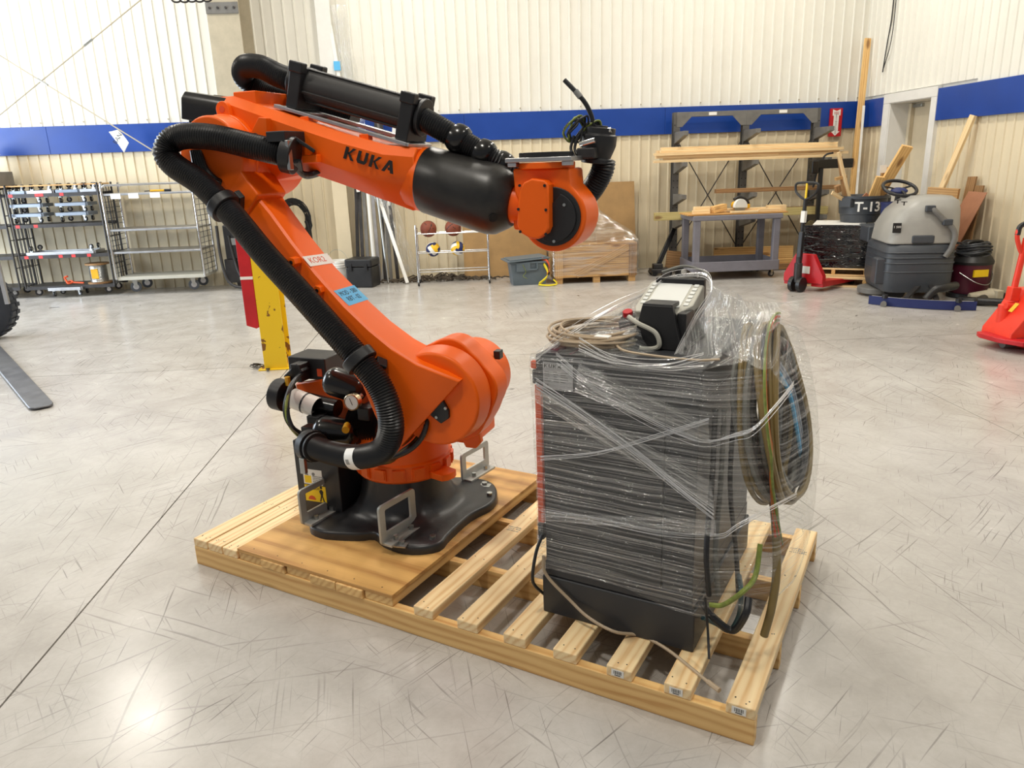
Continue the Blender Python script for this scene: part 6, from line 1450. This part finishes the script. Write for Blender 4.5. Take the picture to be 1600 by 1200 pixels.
MB().loft([[(p.x, p.y, .005), (p.x, p.y+.012, .005), (p.x, p.y+.012, .10), (p.x, p.y, .10)] for p in P]).build('rubber_blade', M['ball_blue'], sq)
for x in (-.36, .36): MB().cyl((x, -.06, .03), (x, -.10, .03), .032, 14).build('guide_wheel', M['grey_paint'], sq); MB().cyl((x, -.03, .09), (x, -.03, .13), .03, 8).build('knob', M['black'], sq)
MB().tube(smooth_path([(.05, .0, .10), (.12, .05, .20), (.22, .12, .22), (.30, .3, .22)], 8), .045, 12).build('suction_hose', M['rubber'], sq); MB().bar((-.15, .0, .10), (-.05, .4, .2), .05, .03).bar((.15, .0, .10), (.05, .4, .2), .05, .03).build('linkage', M['dark_steel'], sq)
for y in (-.2, .2): MB().cyl((-.20, y-.04, .12), (-.20, y+.04, .12), .12, 24).build('drive_wheel', M['rubber'], sc_, .01)
MB().box(-.45, -.33, -.30, -.12, .20, .50).build('side_pedal_box', M['scrub_dark'], sc_, .02); MB().cyl((-.25, .2, .03), (-.25, .2, .10), .24, 24).build('brush_deck', M['grey_paint'], sc_, .01)
wq = bpy.data.objects.new('steering_wheel', None); C.objects.link(wq); wq.parent = sc_; wq.location = (-.10, .30, 1.25); wq.rotation_euler = (.2, 0, .22)
MB().tube([(.19*cos(t), .19*sin(t)*.9, .05*sin(t)) for t in (2*pi*i/36 for i in range(36))], .020, 10, closed=True).build('rim', M['rubber'], wq); MB().ball((0, 0, -.03), .10, 20, None, 0, (1, .8, .35)).build('hub', M['ball_blue'], wq)
for a_ in (.3, 2.8, 4.7): MB().bar((.04*cos(a_), .04*sin(a_), -.01), (.18*cos(a_), .17*sin(a_), .045*sin(a_)), .03, .012).build('spoke', M['rubber'], wq)
MB().cyl((0, 0, -.04), (0, .02, -.45), .03, 12).build('steering_column', M['black'], wq)
wb_ = MB().lathe([(.12, 0), (.13, .24), (.136, .24), (.136, .26), (.125, .26), (.115, .02)], 24, T(at_y(1392, 340, 9.42).x, 9.42, .80), cap=False).build('blue_bucket', M['ball_blue']); tag(wb_, 'dark blue bucket beside the steering wheel', 'bucket')
MB().box(-.36, .14, .46, .92, .60, .798).build('seat_base', M['scrub_dark'], sc_, .02)
# boards against the right wall
hbq = [at_x(1543, 301, 5.99), at_x(1514, 299, 5.97), Vector((5.50, 9.10, .02)), Vector((5.60, 8.80, .02))]
hn = (hbq[0]-hbq[2]).cross(hbq[1]-hbq[2]).normalized()*.006
o = MB().loft([[tuple(p) for p in hbq], [tuple(p+hn) for p in hbq]]).build('hardboard_sheet', M['hardboard'], None, 0, 0)
tag(o, 'reddish brown hardboard sheet leaning against the right wall', 'board')
plank('leaning_stud', M['pine'], (5.62, 9.55, .02), at_x(1521, 180, 6.02), .089, .038, 'pale 2x4 leaning high against the right wall over the scrubber', 'lumber', up=(1, 0, 0)); plank('amber_plank', M['crate_wood'], at_y(1450, 300, 9.3), at_y(1498, 303, 9.0), .05, .12, 'amber board on edge behind the grey tank', 'board')
for k, (y, lab) in enumerate(((8.95, 'grey brown board standing behind the hardboard sheet'), (8.80, 'dark narrow board standing beside the hardboard sheet'))): plank('standing_board', M['old_wood'], (5.86, y, .02), (6.03, y+.05, 1.35-.1*k), .16, .02, lab, 'board', up=(1, 0, 0))
# shop vacuum
va = thing('shop_vacuum', 'maroon shop vacuum with grey cord piled on its lid', 'vacuum', (5.82, 8.50, 0), .1)
MB().lathe([(.19, .04), (.205, .06), (.215, .40), (.20, .41)], 32).build('canister', M['maroon'], va); MB().lathe([(.20, 0), (.225, .01), (.225, .05), (.19, .06)], 32).build('base_ring', M['black'], va)
MB().lathe([(.225, .39), (.23, .42), (.20, .47), (.13, .55), (.001, .56)], 32, cap=False).build('vacuum_lid', M['black'], va); MB().tube(smooth_path([(-.10, 0, .54), (-.06, 0, .63), (.10, 0, .63), (.14, 0, .54)], 6), .02, 10).build('carry_handle', M['black'], va)
MB().box(-.13, .05, -.222, -.20, .26, .34).build('yellow_label', M['yellow'], va); MB().tube(smooth_path([(-.205, -.08, .30), (-.10, -.225, .20), (.05, -.235, .17), (.17, -.16, .24), (.21, -.06, .33)], 6), .005, 6).build('wire_handle', M['steel'], va)
rn = random.Random(77)
cp_ = thing('cord_pile', 'tangle of dark grey cord piled on the maroon vacuum', 'cord', (5.82, 8.50, .50), 0)
for k in range(11):
    a0 = .15+.05*rn.random(); ph = rn.uniform(0, 6); MB().tube([((a0+.02*sin(3*t+ph))*cos(t)+.02*cos(ph), (a0+.02*cos(2*t+ph))*sin(t)+.02*sin(ph), .012*k+.02*sin(2*t+ph)) for t in (2*pi*i/30 for i in range(30))], .009, 6, closed=True).build('cord_loop', M['grey_plastic'], cp_)
tag(MB().tube(smooth_path([(5.75, 8.10, .05), (5.55, 7.95, .05), (5.45, 8.05, .05), (5.7, 7.85, .05), (5.95, 7.75, .05), (6.0, 8.0, .05), (6.02, 8.25, .05)], 8), .042, 12).build('vacuum_hose', M['rubber']), 'black ribbed vacuum hose lying on the floor by the right wall', 'hose')
tag(MB().cyl((5.62, 8.17, .05), (5.86, 8.12, .07), .05, 12, .075).box(5.84, 5.92, 8.02, 8.2, .02, .14).build('vacuum_nozzle', M['column'], None, .01), 'grey brown vacuum nozzle on the floor in front of the maroon vacuum', 'nozzle')
# ------------------------------------------------------------------ end
bpy.context.view_layer.update()
